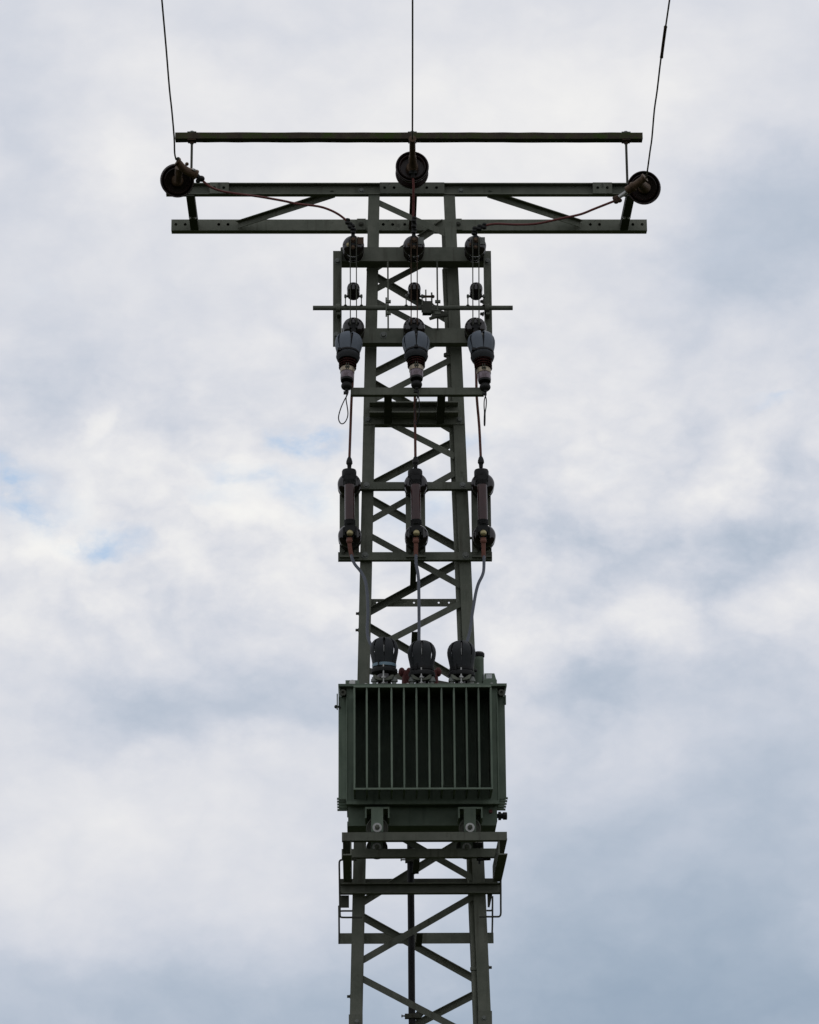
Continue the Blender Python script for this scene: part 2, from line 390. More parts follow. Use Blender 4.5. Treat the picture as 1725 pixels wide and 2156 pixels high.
seg(rdiag, Z5(1235,250), Z5(430,690))
seg(rdiag, Z5(430,820), Z5(1290,1325))
seg(rdiag, Z6(1300,300), Z6(350,830))
seg(rdiag, Z6(350,900), Z6(1310,1420))
seg(rdiag, Z7(1310,285), Z7(350,878))
seg(rdiag, Z7(350,1000), Z7(1290,1522))
seg(rdiag, Z7(1300,1660), Z7(350,2150))
seg(rdiag, Z7(350,2270), Z7(1330,2790))
# panels down to the ground and the braces of the two side faces
z = P(Z7(345,2690), -.52).z - .12; k = 0
while z > 1.0:
    z2 = z - .62; s_ = k % 2
    for fb, m_ in ((1, -.0115), (-1, .0115)):
        xa, xb = (lx(z)+.02, rx(z2)-.02) if (s_ == 0) == (fb > 0) else (rx(z)-.02, lx(z2)+.02)
        obj('diagonal_brace', MB().prism(Vector((xa, fb*yf(z)-m_, z)), Vector((xb, fb*yf(z2)-m_, z2)), pL(.046, .042, .005), FR*fb), 'steel', tower)
    z = z2 - .12; k += 1
z = ZT - .1; k = 0
while z > 1.0:
    z2 = z - .55
    for xf, sx in ((lx, 1), (rx, -1)):
        s_ = 1 if (k % 2) else -1
        a = Vector((xf(z)+.0105*sx, s_*(yf(z)+.03), z)); b = Vector((xf(z2)+.0105*sx, -s_*(yf(z2)+.03), z2))
        obj('side_brace', MB().prism(a, b, pbox(.042, .006), (-sx, 0, 0)), 'steel', tower)
    z = z2 - .1; k += 1
# short struts through the tower, front brace to rear brace
for (pf, pr) in ((Z5(842,190), Z5(833,470)), (Z5(852,850), Z5(838,1090)), (Z7(812,500), Z7(806,585)), (Z7(838,1130), Z7(812,1250))):
    a, b = PF(pf), PR(pr); b = Vector((b.x, b.y-.03, b.z)); a.y += .03
    if pf[1] > 1700: b = a + Vector((0, .40, -.02))
    obj('cross_strut', MB().prism(a, b, pbox(.006, .045) if 0 else [(-.004,.022),(.004,.022),(.004,-.022),(-.004,-.022)], (1,0,0)), 'steel_dark', tower)
# pierced flat bar across the rear face
x0, x1, zc, h = span(Z5, 445, 1235, 557, 626, .43)
obj('pierced_bar', MB().plate(x0, x1, zc-h/2, zc+h/2, .430, .007, [(P(Z5(q, 592), .43).x, zc) for q in (509,602,844,1068,1161)], .0075), 'steel', tower)

# crossarm: front channel (open to the front), rear channel (closed face), end struts, plan braces
YA, YR = -.345, .335
xa0, xa1, zA, hA = span(Z0, 350, 1350, 384.6, 408.6, YA)
fbm = obj('crossarm_beam', MB().prism(Vector((xa0, YA, zA)), Vector((xa1, YA, zA)), pUf(hA, .050, .008), FR), 'steel', tower)
def cover(zf, x0, x1, holes):
    a = P(zf(x0, 470), YA).x; b = P(zf(x1, 470), YA).x
    o = obj('hole_plate', MB().plate(a, b, zA-hA/2+.002, zA+hA/2-.001, YA-.009, .007, [(P(zf(q, 468), YA).x, zA+.002) for q in holes], .0115), 'steel', fbm)
cover(Z1, 402, 519, [430, 488]); cover(Z1, 1443, 1838, [1472, 1530, 1730, 1790]); cover(Z2, 1222, 1340, [1252, 1310])
for q in (Z1(1330, 484), Z2(415, 484)):
    p = P(q, YA+.042); bolt(fbm, p, .015)
xr0, xr1, zR, hR = span(Z0, 361, 1362.5, 462, 485, YR-.03)
YRf = YR-.03
rb = MB(); hs = [Z1(195,695),Z1(252,695),Z1(457,695),Z1(514,695),Z1(1464,692),Z1(1522,692),Z1(1596,692),Z2(260,692),Z2(1207,689),Z2(1263,689),Z2(1467,688),Z2(1524,688)]
rb.plate(xr0, xr1, zR-hR/2, zR+hR/2, YRf, .007, [(P(q, YRf).x, zR+.004) for q in hs], .012)
rb.box(xr0, xr1, YRf+.0072, YRf+.062, zR-hR/2, zR-hR/2+.007); rb.box(xr0, xr1, YRf+.0072, YRf+.062, zR+hR/2-.007, zR+hR/2); rb.box(xr0, xr1, YRf+.0622, YRf+.068, zR-hR/2, zR+hR/2)
rbo = obj('crossarm_beam', rb, 'steel', tower)
for xl, xr, bx in ((1303, 1357, 1328),):
    a = P(Z1(xl, 700), YRf).x; b = P(Z1(xr, 700), YRf).x
    obj('end_plate', MB().box(a, b, YRf-.008, YRf-.001, zR-hR/2+.003, zR+hR/2+.004), 'steel', rbo); bolt(rbo, P(Z1(bx, 690), YRf-.008), .014, m='steel_dark', ln=.02)
a = P(Z2(386, 700), YRf).x; b = P(Z2(420, 700), YRf).x
obj('end_plate', MB().box(a, b, YRf-.008, YRf-.001, zR-hR/2+.003, zR+hR/2+.004), 'steel', rbo); bolt(rbo, P(Z2(398, 690), YRf-.008), .014, m='steel_dark', ln=.02)
zS = zA-hA/2-.004
for uf, ur, m_ in ((402.0, 409.0, 'steel_dark'), (1325.5, 1316.5, 'steel_dark'), (870.5, 869.0, 'rusty')):
    a = P((uf, 416), YA); b = P((ur, 480), YR); xm = (a.x+b.x)/2
    w = .062 if m_ == 'steel_dark' else .052
    s_ = MB()
    s_.box(xm-w/2, xm+w/2, YA+.004, YRf-.001, zS-.010, zS)
    for sw_ in (-1, 1): s_.box(min(xm+sw_*w/2, xm+sw_*(w/2-.007)), max(xm+sw_*w/2, xm+sw_*(w/2-.007)), YA+.056, YRf-.001, zS+.0002, zS+.045)
    st = obj('crossarm_strut', s_, m_, tower)
    if m_ == 'steel_dark':
        for dx in (-.017, .017): bolt(st, Vector((xm+dx, .06, zS-.010)), .010, (0,0,-1), 'zinc', .012)
zP = zR - hR/2 + .03
for pf, pr in ((Z1(1170, 508), Z1(578, 697)), (Z2(575, 508), Z2(1145, 692))):
    a = P(pf, YA+.053); b = P(pr, YRf-.012)
    obj('plan_brace', MB().prism(a, b, pL(.052, .035, .006), BK), 'steel', tower)

# steel carried on the front of the tower below the switch: crossbar, arms, channel, two fuse rails
YT1 = PF((866, 890)).y
beamA = beam('bracket_angle', Z4, 383, 1305, 388, 460, YT1-.009, .07, pLb, 'steel', tower)
for q in (428, 1257): bolt(beamA, P(Z4(q, 420), YT1-.009), .016)
beam('bracket_channel', Z4, 440, 1245, 251, 352, YT1-.115, .10, lambda h, d: pUf(h, d, .009), 'steel', tower)
YC = -.93
x0, x1, zC, hC = span(Z4, 268, 1478, 126, 190, YC)
cbar = obj('arrester_crossbar', MB().prism(Vector((x0, YC, zC)), Vector((x1, YC, zC)), pLb(hC, .05, .006), FR), 'steel', tower)
for xf_, xb_ in ((608, 607), (1094, 1082)):
    a = P(Z4(xf_, 200), YC+.02); b = P(Z4(xb_, 465), YT1-.02)
    a.z = zC-hC/2-.004; b.z = P(Z4(607, 462), YT1).z-.0
    obj('bracket_arm', MB().prism(a, b, [(.028, 0), (-.028, 0), (-.028, .055), (.028, .055)], (0, 0, 1)), 'steel_dark', tower)
YU1 = PF((866, 1022)).y - .05
YU2 = PF((866, 1170)).y - .05
ru = beam('fuse_rail', Z4, 158, 1553, 983, 1048, YU1, .048, pLb, 'steel', tower)
for q in (413, 1285): bolt(ru, P(Z4(q, 1012), YU1), .016)
rl = beam('fuse_rail', Z4, 155, 1553, 1619, 1690, YU2, .048, pLb, 'steel', tower)
for q in (400, 1314): bolt(rl, P(Z4(q, 1648), YU2), .017)

# ------------------------------------------------------------ guard bar above the crossarm
YB_ = .10
x0, x1, zb, hb = span(Z0, 369, 1353.5, 278.7, 291.5, YB_)
bar = thing('guard_bar', 'long dark mossy bar held on thin rods above the crossarm', 'bar', (0, YB_, zS))
gb = MB(); n_ = 30
for i in range(n_+1):
    x = x0+(x1-x0)*i/n_; j = [random.uniform(-.0016, .0016) for _ in range(4)]
    gb.v += [Vector((x, YB_, zb-hb/2+j[0])), Vector((x, YB_, zb+hb/2+j[1])), Vector((x, YB_+.075, zb+hb/2+j[2])), Vector((x, YB_+.075, zb-hb/2+j[3]))]
for i in range(n_):
    for k in range(4): gb.f.append((4*i+k, 4*i+(k+1) % 4, 4*i+4+(k+1) % 4, 4*i+4+k))
gb.f += [(0,1,2,3), tuple(4*n_+k for k in (3,2,1,0))]
obj('bar', gb, 'wood', bar)
for u in (404.3, 868.5, 1318.5):
    x = P((u, 300), YB_+.035).x
    rod = obj('support_rod', MB().cyl(Vector((x, YB_+.035, zS-.005)), Vector((x, YB_+.035, zb+hb/2+.012)), .0095, 14), 'steel_dark', bar)
    n1 = MB(); n1.box(x-.032, x+.032, YB_+.002, YB_+.068, zb-hb/2-.011, zb-hb/2-.002); n1.cyl(Vector((x, YB_+.035, zb-hb/2-.03)), Vector((x, YB_+.035, zb-hb/2-.011)), .016, 6)
    obj('lower_washer', n1, 'rusty', rod)
    n2 = MB(); n2.box(x-.035, x+.035, YB_+.0, YB_+.07, zb+hb/2+.002, zb+hb/2+.008); n2.cyl(Vector((x, YB_+.035, zb+hb/2+.008)), Vector((x, YB_+.035, zb+hb/2+.024)), .016, 6)
    obj('cap_nut', n2, 'bolt', rod)

# ------------------------------------------------------------ strain insulators, line wires, jumpers
DISC = [(.020,-.01),(.03,.0),(.05,.012),(.100,.03),(.121,.052),(.1235,.066),(.1235,.078),(.119,.084),(.113,.080),(.108,.050),(.100,.046),(.098,.076),(.093,.079),(.089,.072),(.087,.036),(.05,.030),(.045,.03)]
BACK = [(.02,-.01),(.05,.0),(.095,.012),(.119,.03),(.123,.05),(.122,.064),(.116,.070),(.10,.06),(.05,.05),(.03,.05)]
def strain(front_uv, back_uv, Yf_, Yb_, label, seatp):
    pf, pb = P(front_uv, Yf_), P(back_uv, Yb_); ax = (pf-pb).normalized()
    root = thing('strain_insulator', label, 'insulator', pb, 'strain insulators on the crossarm')
    obj('rear_shed', MB().lathe(pb-ax*.04, ax, BACK, 40), 'disc', root)
    core = MB().cyl(pb-ax*.10, pf-ax*.02, .045, 20); obj('core', core, 'disc', root)
    fs = obj('front_shed', MB().lathe(pf-ax*.08, ax, DISC, 48), 'disc', root)
    obj('pin_cap', MB().lathe(pf-ax*.055, ax, [(.048,0),(.046,.03),(.04,.045),(.02,.055),(0,.055)], 24), 'bronze', fs)
    hk = MB().tube([pb-ax*.10, (pb-ax*.10)*.5+seatp*.5+Vector((0,0,.01)), seatp], .014, 10, 3)
    obj('shackle', hk, 'steel_dark', root)
    return root, pf, ax
rC, pC, aC = strain(Z2(117,337), Z2(115,383), -.86, -.72, 'brown two-shed strain insulator at the middle of the crossarm', Vector((P(Z2(115,470), YA).x, YA+.03, zA+hA/2)))
rL, pL_, aL = strain(Z1(205,425), Z1(199,420), -.84, -.70, 'brown strain insulator at the left end of the crossarm, clamp leaning right', Vector((P(Z1(215,470), YA).x, YA+.03, zA+hA/2-.02)))
rR, pR_, aR = strain(Z2(1533,466), Z2(1538,470), -.84, -.70, 'brown strain insulator at the right end of the crossarm, clamp leaning left', Vector((P(Z2(1530,480), YA).x, YA+.03, zA+hA/2-.02)))
# middle clamp
c = MB(); t0, t1, t2, t3 = P(Z2(118,166), -1.28), P(Z2(119,282), -1.02), P(Z2(121,332), -.93), P(Z2(121,380), -.90)
c.lathe(t0, t1-t0, [(.026,0),(.027,.006),(.022,.012),(.023,(t1-t0).length-.02),(.028,(t1-t0).length-.01),(.028,(t1-t0).length)], 14)
c.cyl(t1, t2, .029, 14, .032); c.lathe(t2, t2-t1, [(.036,0),(.036,.012),(.03,.016),(0,.016)], 14)
cl_ = obj('tension_clamp', c, 'bronze', rC)
k_ = MB(); k_.cyl(t2, t3, .019, 10); k_.box(t3.x-.030, t3.x+.030, t3.y-.02, t3.y+.02, t3.z-.006, t3.z+.014); k_.cyl(t3, P(Z2(121,405), -.89), .014, 10)
obj('connector', k_, 'black', rC)
# left clamp: a cast body from the pin to the wire mouth, an arm to the jumper
c = MB(); q0, q1, q2, q3, q4 = P(Z1(208,432), -.90), P(Z1(214,345), -1.0), P(Z1(206,308), -1.06), P(Z1(268,362), -1.02), P(Z1(318,388), -.99)
c.tube([q0, q1], [.026,.030], 12, 1); c.tube([q2, q1*.35+q3*.65, q4], [.026,.033], 14, 4)
c.lathe(q2, q2-q3, [(.031,-.006),(.033,.0),(.030,.006),(.018,.006)], 16); c.sphere(P(Z1(262,345), -1.02)+Vector((0,0,.03)), .014); c.lathe(q4, q4-q3, [(.038,-.012),(.038,.004),(.03,.008),(0,.008)], 14)
cl_ = obj('tension_clamp', c, 'bronze', rL)
bolt(rL, P(Z1(304,362), -1.02)+Vector((0,0,.0)), .013, (.5,-.2,.85), 'zinc', .012)
k_ = MB(); k_.tube([q4, P(Z1(345,415), -.98)], .019, 10, 1); k_.sphere(P(Z1(350,412), -.98), .026, .9); k_.sphere(P(Z1(330,425), -.97), .018)
obj('connector', k_, 'black', rL)
obj('eye_bolt', MB().sphere(P(Z1(209,292), -1.07), .016).tube([P(Z1(212,290), -1.07), P(Z1(205,312), -1.06)], .012, 8, 1), 'steel_dark', rL)
# right clamp
c = MB(); q0, q1, q2, q3 = P(Z2(1545,470), -.90), P(Z2(1538,408), -1.05), P(Z2(1470,460), -1.0), P(Z2(1432,484), -.97)
c.tube([q0, q1*.5+q2*.5], [.040,.026], 14, 1); c.tube([q1, q2, q3], [.026,.032], 14, 4)
c.lathe(q1, q1-q2, [(.030,-.008),(.034,.0),(.034,.008),(.026,.008)], 18); c.lathe(q2, q3-q2, [(.036,-.008),(.037,.008),(.02,.012)], 14); c.sphere(P(Z2(1453,455), -1.01), .012)
obj('tension_clamp', c, 'bronze', rR)
k_ = MB(); r0, r1 = P(Z2(1425,496), -.96), P(Z2(1378,528), -.95)
k_.tube([r0, r1], .015, 12, 1); obj('connector_rod', k_, 'zinc', rR)
k_ = MB(); k_.tube([r1, P(Z2(1352,542), -.95)], .024, 10, 1); k_.sphere(P(Z2(1385,545), -.95), .02, .8); k_.sphere(P(Z2(1365,548), -.95), .022)
obj('connector', k_, 'rusty', rR)
def line_wire(uvs, label, sleeve=None):
    pts = []; n = len(uvs)
    for (u, v), Y in uvs: pts.append(P((u, v), Y))
    d = (pts[-1]-pts[-2]); d = d/abs(d.y); p = pts[-1]
    for i, dy in enumerate((3, 8, 16, 26, 38)):
        pts.append(Vector((p.x+d.x*dy*.6, p.y-dy, p.z + d.z*dy*.25*(1-dy/60) - .0006*dy*dy+.0016*dy*dy*(dy > 20))))
    o = thing('line_wire', label, 'wire', pts[0], 'bare overhead line wires')
    obj('conductor', MB().tube(pts, .0062, 8, 3), 'wire', o)
    if sleeve: obj('repair_sleeve', MB().tube([P(q, Y) for q, Y in sleeve], .0108, 12, 2).sphere(P(*sleeve[0]), .0125).sphere(P(*sleeve[-1]), .0125), 'rusty', o)
line_wire([((371,336),-1.07),((368,322),-1.15),((367,290),-1.32),((362,232),-1.62),((357,186),-1.88),((350,100),-2.4),((341,-2),-3.0),((336,-60),-3.4)], 'thin bare line wire rising from the left strain insulator to the top edge')
line_wire([((868.6,292),-1.28),((868.8,240),-1.55),((869,120),-2.2),((869,0),-2.9),((869,-60),-3.3)], 'straight thin bare line wire rising from the middle strain insulator')
line_wire([((1360,377),-1.05),((1363,362),-1.10),((1369,318),-1.3),((1373,290),-1.45),((1378,232),-1.8),((1384,190),-2.0),((1392,122),-2.35),((1402,55),-2.75),((1410,0),-3.1),((1418,-60),-3.5)],
          'thin bare line wire with a thicker sleeve rising from the right strain insulator', [((1393.2,120),-2.355),((1397,90),-2.54),((1401.5,57),-2.735)])
def jumper(pts, label, ends):
    pts = [P(q, Y) for q, Y in pts]; o = thing('jumper_cable', label, 'cable', pts[0], 'red jumper cables from the line to the switch')
    obj('sheath', MB().tube(pts, .0088, 10, 4), 'red', o)
    for q, Y in ends:
        p = P(q, Y); obj('ferrule', MB().lathe(p-Vector((0,0,.022)), (0.15,0,1), [(.012,0),(.019,.006),(.019,.020),(.013,.026),(.019,.032),(.016,.044)], 12), 'black', o)
    e = MB().tube([P(q, Y) for q, Y in ends], .014, 8, 2); obj('end_clamp', e, 'black', o)
jumper([(Z1(352,418),-.98),(Z1(400,458),-.96),(Z1(450,480),-.94),(Z1(520,497),-.92),(Z1(700,521),-.88),(Z1(850,547),-.84),(Z1(940,566),-.82),(Z1(1060,580),-.80),(Z1(1130,600),-.78),(Z1(1190,630),-.77),(Z1(1240,668),-.76)],
       'long red-brown jumper cable sagging from the left strain insulator to the switch', [(Z3(334,93),-.76),(Z3(354,124),-.755),(Z3(372,140),-.75),(Z3(380,168),-.74)])
jumper([(Z2(121,400),-.89),(Z2(125,460),-.87),(Z2(124,520),-.84),(Z2(124,590),-.80),(Z2(122,655),-.78)],
       'short red-brown jumper cable hanging straight down at the middle', [(Z3(856,78),-.78),(Z3(856,120),-.76),(Z3(856,168),-.74)])
jumper([(Z2(1355,548),-.95),(Z2(1230,597),-.92),(Z2(1180,618),-.90),(Z2(1130,634),-.88),(Z2(1000,662),-.85),(Z2(880,687),-.82),(Z2(760,693),-.80),(Z2(650,688),-.78),(Z2(600,691),-.77),(Z2(560,700),-.76)],
       'long red-brown jumper cable sagging from the right strain insulator to the switch', [(Z3(1408,130),-.76),(Z3(1370,142),-.755),(Z3(1332,158),-.75),(Z3(1328,178),-.74)])

# ------------------------------------------------------------ disconnector switch
sw = thing('disconnector_switch', 'three-pole air disconnector switch on a steel frame below the crossarm', 'switch', (0, -.45, P(Z3(800,1075), -.5).z))
YS = -.515
x0, x1, zs1, hs1 = span(Z3, 287, 1412, 293, 403, YS)
tb = obj('frame_beam', MB().prism(Vector((x0, YS, zs1)), Vector((x1, YS, zs1)), pbox(hs1, .13), FR), 'steel', sw)
x0, x1, zs2, hs2 = span(Z3, 292, 1408, 930, 1045, YS)
bb = obj('frame_beam', MB().prism(Vector((x0, YS, zs2)), Vector((x1, YS, zs2)), pUb(hs2, .085, .008), FR), 'steel', sw)
bolt(bb, P(Z3(620, 984), YS), .018, ln=.016)
zpt = P(Z3(255, 326), YS+.02).z; zpb = P(Z3(255, 1077), YS+.02).z
for xa, xb, sx in ((223, 290, 1), (1410, 1470, -1)):
    a = P(Z3(xa, 700), YS+.012).x; b = P(Z3(xb, 700), YS+.012).x
    if sx > 0: a0_, b0_ = a, b
    po = MB(); po.box(min(a,b), max(a,b), YS+.013, YS+.021, zpb, zpt)
    xi = b if sx > 0 else a
    po.box(min(xi-.007*sx, xi+.001*sx), max(xi-.007*sx, xi+.001*sx), YS-.035, YS+.0128, zpb, zpt+.005)
    post = obj('side_post', po, 'steel', sw)
    bolt(post, P(Z3(258 if sx > 0 else 1436, 405), YS+.013), .017, ln=.016)
    bolt(post, P(Z3(250 if sx > 0 else 1440, 985), YS+.013), .017, ln=.016)
# operating shaft
YH = -.585
zh = (P(Z3(150, 768), YH).z + P(Z3(1600, 775), YH).z)/2
sh = obj('operating_shaft', MB().cyl(Vector((P(Z3(65,768), YH).x, YH, zh)), Vector((P(Z3(1635,775), YH).x, YH, zh)), .0175, 20), 'steel', sw)
for q in (262, 1432):
    x = P(Z3(q, 768), YH).x
    bl_ = MB().cyl(Vector((x-.017, YH, zh)), Vector((x+.017, YH, zh)), .030, 20); bl_.box(x-.006, x+.02, YH, YS+.012, zh-.05, zh+.045)
    br = obj('bearing', bl_, 'steel', sw)
for q in (1403,):
    for dy in (722, 820): bolt(sw, P(Z3(q, dy), YH+.03), .012, (-1, -.3, 0), 'steel_dark', .02)
for q in (655, 1043):
    a = P(Z3(q, 408), YS-.012); b = P(Z3(q, 930), YS-.012); x = (a.x+b.x)/2
    dr = obj('guide_rod', MB().cyl(Vector((x, a.y, a.z)), Vector((x, a.y, b.z-.01)), .0062, 10), 'steel', sw)
    g1 = P(Z3(q, 690), YH-.022); g2 = P(Z3(q, 840), YH-.022); sx = -1 if q < 800 else 1
    lk = MB().box(x-.014*1+sx*.006, x-.002+sx*.006, g1.y-.004, g1.y+.004, g2.z, g1.z)
    for zz_ in (P(Z3(q,722), YH-.02).z, P(Z3(q,815), YH-.02).z): lk.box(x-.020, x+.020, g1.y-.01, g1.y+.015, zz_-.009, zz_+.009)
    obj('link_plate', lk, 'steel', sw)
# pole units
INS = [(.055,0),(.074,.006),(.076,.018),(.066,.028),(.064,.036),(.077,.046),(.0785,.056),(.068,.066),(.066,.074),(.0785,.084),(.080,.095),(.070,.106),(.069,.114),(.080,.124),(.0805,.150),(.078,.162),(.068,.178),(.052,.190),(.030,.197),(0,.198)]
INS2 = [(.055,0),(.076,.008),(.079,.018),(.068,.028),(.066,.036),(.080,.046),(.081,.056),(.069,.066),(.067,.074),(.081,.084),(.0815,.118),(.077,.132),(.062,.150),(.045,.158),(0,.158)]
poles = (380, 853, 1333)
for i, q in enumerate(poles):
    xs = P(Z3(q+2, 345), YS).x
    b1_ = Vector((P(Z3(q+3, 348), YS).x, YS-.001, P(Z3(q, 346), YS).z)); b2_ = Vector((P(Z3(q+4, 985), YS).x, YS-.001, P(Z3(q, 986), YS).z))
    i1 = obj('insulator', MB().lathe(b1_, FR, INS, 36), 'porcelain', sw, sharp=50)
    i2 = obj('insulator', MB().lathe(b2_, FR, INS, 36), 'porcelain', sw, sharp=50)
    e1 = b1_ + FR*.20; e2 = b2_ + FR*.20
    # top terminal with the plate that carries the jumper, arcing plate at its right
    t = MB(); zt = P(Z3(q, 150), -.74).z
    t.box(e1.x-.016, e1.x+.012, e1.y-.028, e1.y+.01, e1.z-.03, zt); t.cyl(Vector((e1.x, e1.y-.03, e1.z+.03)), Vector((e1.x, e1.y+.01, e1.z+.03)), .024, 14)
    t.box(e1.x-.034, e1.x-.014, e1.y-.02, e1.y+.02, e1.z-.035, e1.z+.02); t.box(e1.x+.014, e1.x+.03, e1.y-.02, e1.y+.02, e1.z-.03, e1.z+.03)
    tt = obj('terminal', t, 'black', i1)
    bolt(tt, Vector((e1.x-.001, e1.y-.03, e1.z+.012)), .014, FR, 'bronze', .018)
    bolt(tt, Vector((e1.x-.002, e1.y-.028, e1.z-.045)), .010, FR, 'bronze', .012)
    bolt(tt, Vector((e1.x-.036, e1.y-.0, e1.z-.012)), .010, FR, 'brass' if i == 0 else 'bronze', .010)
    ph = MB(); xo = P(Z3(q+84, 240), e1.y).x; zt1 = P(Z3(q, 216), e1.y).z; zt0 = P(Z3(q, 270), e1.y).z; xh = xo-.013; zh_ = zt1-.022
    if i == 2: ph.plate(e1.x+.03, xo, zt0, zt1, e1.y-.002, .006, [(xh-.005, zh_)], .0075)
    else: ph.box(e1.x+.03, xo, e1.y-.002, e1.y+.004, zt0, zt1)
    obj('terminal_plate', ph, 'bronze' if i == 0 else 'bolt', i1)
    t = MB(); t.box(e2.x-.03, e2.x-.012, e2.y-.03, e2.y+.012, e2.z-.03, e2.z+.035); t.box(e2.x+.012, e2.x+.03, e2.y-.03, e2.y+.012, e2.z-.03, e2.z+.035)
    t.cyl(Vector((e2.x-.042, e2.y-.014, e2.z+.01)), Vector((e2.x+.042, e2.y-.014, e2.z+.01)), .010, 10); t.box(e2.x-.018, e2.x+.018, e2.y-.02, e2.y+.02, e2.z-.06, e2.z-.0)
    obj('hinge', t, 'black', i2)
    bd = MB()
    for s_ in (-1, 1):
        xx = e1.x + s_*.0225
        bd.prism(Vector((xx, e1.y-.034, e1.z+.035)), Vector((e2.x+s_*.0225, e2.y-.034, e2.z-.01)), [(-.0038,.009),(.0038,.009),(.0038,-.009),(-.0038,-.009)], FR)
    obj('switch_blade', bd, 'rusty' if i == 1 else 'steel_dark', sw)
    # small drive insulator between shaft levers and blade
    f1 = Vector((e1.x, YH-.03, P(Z3(q, 678), YH-.03).z)); f2 = Vector((e1.x, e1.y-.012, P(Z3(q, 596), e1.y-.012).z)); ln = (f2-f1).length
    dv = obj('drive_insulator', MB().lathe(f1, f2-f1, [(.03,-.004),(.045,.004),(.047,.03),(.0455,.05),(.047,.07),(.047,ln*.75),(.043,ln*.9),(.030,ln*.98),(.015,ln*1.03),(0,ln*1.04)], 28), 'porcelain', sw, sharp=50)
    pn = MB().cyl(f1+Vector((-.068,0,-.002)), f1+Vector((.068,0,-.002)), .009, 10)
    for s_ in (-1, 1): pn.cyl(f1+Vector((s_*.052,0,-.002)), f1+Vector((s_*.066,0,-.002)), .015, 6)
    obj('cross_pin', pn, 'bolt', dv)
    lv = MB()
    for s_ in (-1, 1):
        xx = f1.x+s_*.059; lv.box(xx-.0038, xx+.0038, YH-.036, YH+.0, zh+.01, f1.z+.012)
        lv.lathe(Vector((xx, YH-.004, zh+.012)), (0,0,1), [(.018,0),(.010,.010),(.004,.016)], 10)
    obj('lever', lv, 'steel', sw)
# crank mechanism at the right of the middle pole
c0_ = P(Z3(955, 745), YH-.02); mc = MB()
mc.box(P(Z3(918,740),YH).x, P(Z3(1005,740),YH).x, YH-.03, YH+.02, P(Z3(950,800),YH).z, P(Z3(950,728),YH).z)
mc.box(P(Z3(925,740),YH).x, P(Z3(995,740),YH).x, YH-.034, YH+.024, P(Z3(950,822),YH).z, P(Z3(950,785),YH).z)
mc.tube([P(Z3(990,790),YH-.02), P(Z3(1050,800),YH-.01), P(Z3(1110,822),YH+.02)], .017, 8, 2)
mc.tube([P(Z3(980,858),YH-.02), P(Z3(1015,846),YH-.02), P(Z3(1060,832),YH-.01), P(Z3(1115,826),YH+.02)], [.012,.018], 8, 2)
mc.tube([P(Z3(1030,800),YH-.02), P(Z3(1000,850),YH-.02)], .012, 8, 1)
cm = obj('crank_housing', mc, 'steel_dark', sw)
fk = MB(); xx = P(Z3(952,700),YH).x; fk.box(xx-.005, xx+.005, YH-.02, YH-.012, P(Z3(952,730),YH).z, P(Z3(952,635),YH).z)
xx = P(Z3(998,700),YH).x; fk.box(xx-.006, xx+.006, YH-.022, YH-.006, P(Z3(952,752),YH).z, P(Z3(952,658),YH).z)
fk.tube([P(Z3(1000,735),YH-.014), P(Z3(1018,752),YH-.014), P(Z3(1045,757),YH-.014)], .006, 8, 3)
obj('fork', fk, 'steel', sw)
pn = MB().cyl(P(Z3(932,682),YH-.016), P(Z3(1010,682),YH-.016), .009, 12); pn.sphere(P(Z3(936,682),YH-.016), .013); pn.sphere(P(Z3(1008,682),YH-.016), .013)
obj('fork_pin', pn, 'rusty', sw)
# the tube that runs down inside the right front leg
def PP(zf, x, y, dy=.06): p = PF(zf(x, y)); return P(zf(x, y), p.y+dy)
pts = [PP(Z3,1100,470),PP(Z3,1106,620),PP(Z3,1120,900),PP(Z3,1133,1150),PP(Z3,1145,1480),PP(Z4,1186,500),PP(Z4,1202,900),PP(Z4,1230,1560),PP(Z5,1262,900),PP(Z7,1269,600),PP(Z7,1303,1440),PP(Z7,1316,1880)]
d_ = (pts[-1]-pts[-3]); pts.append(pts[-1] + d_*((.6-pts[-1].z)/d_.z))
for p in pts: p.y = min(p.y, -.18) if p.z > 5 else p.y
tb_ = thing('operating_tube', 'round grey tube running down inside the right front leg of the tower', 'tube', pts[-1])
obj('pipe', MB().tube(pts, .0195, 16, 2), 'steel', tb_)
for q in (Z3(1124,1142), Z7(1303,1437), Z5(1262,620)):
    p = P(q, PF(q).y+.06); obj('collar', MB().lathe(p-Vector((0,0,.014)), (0.02,0,1), [(.022,0),(.031,.003),(.031,.024),(.022,.028)], 18), 'steel', tb_)

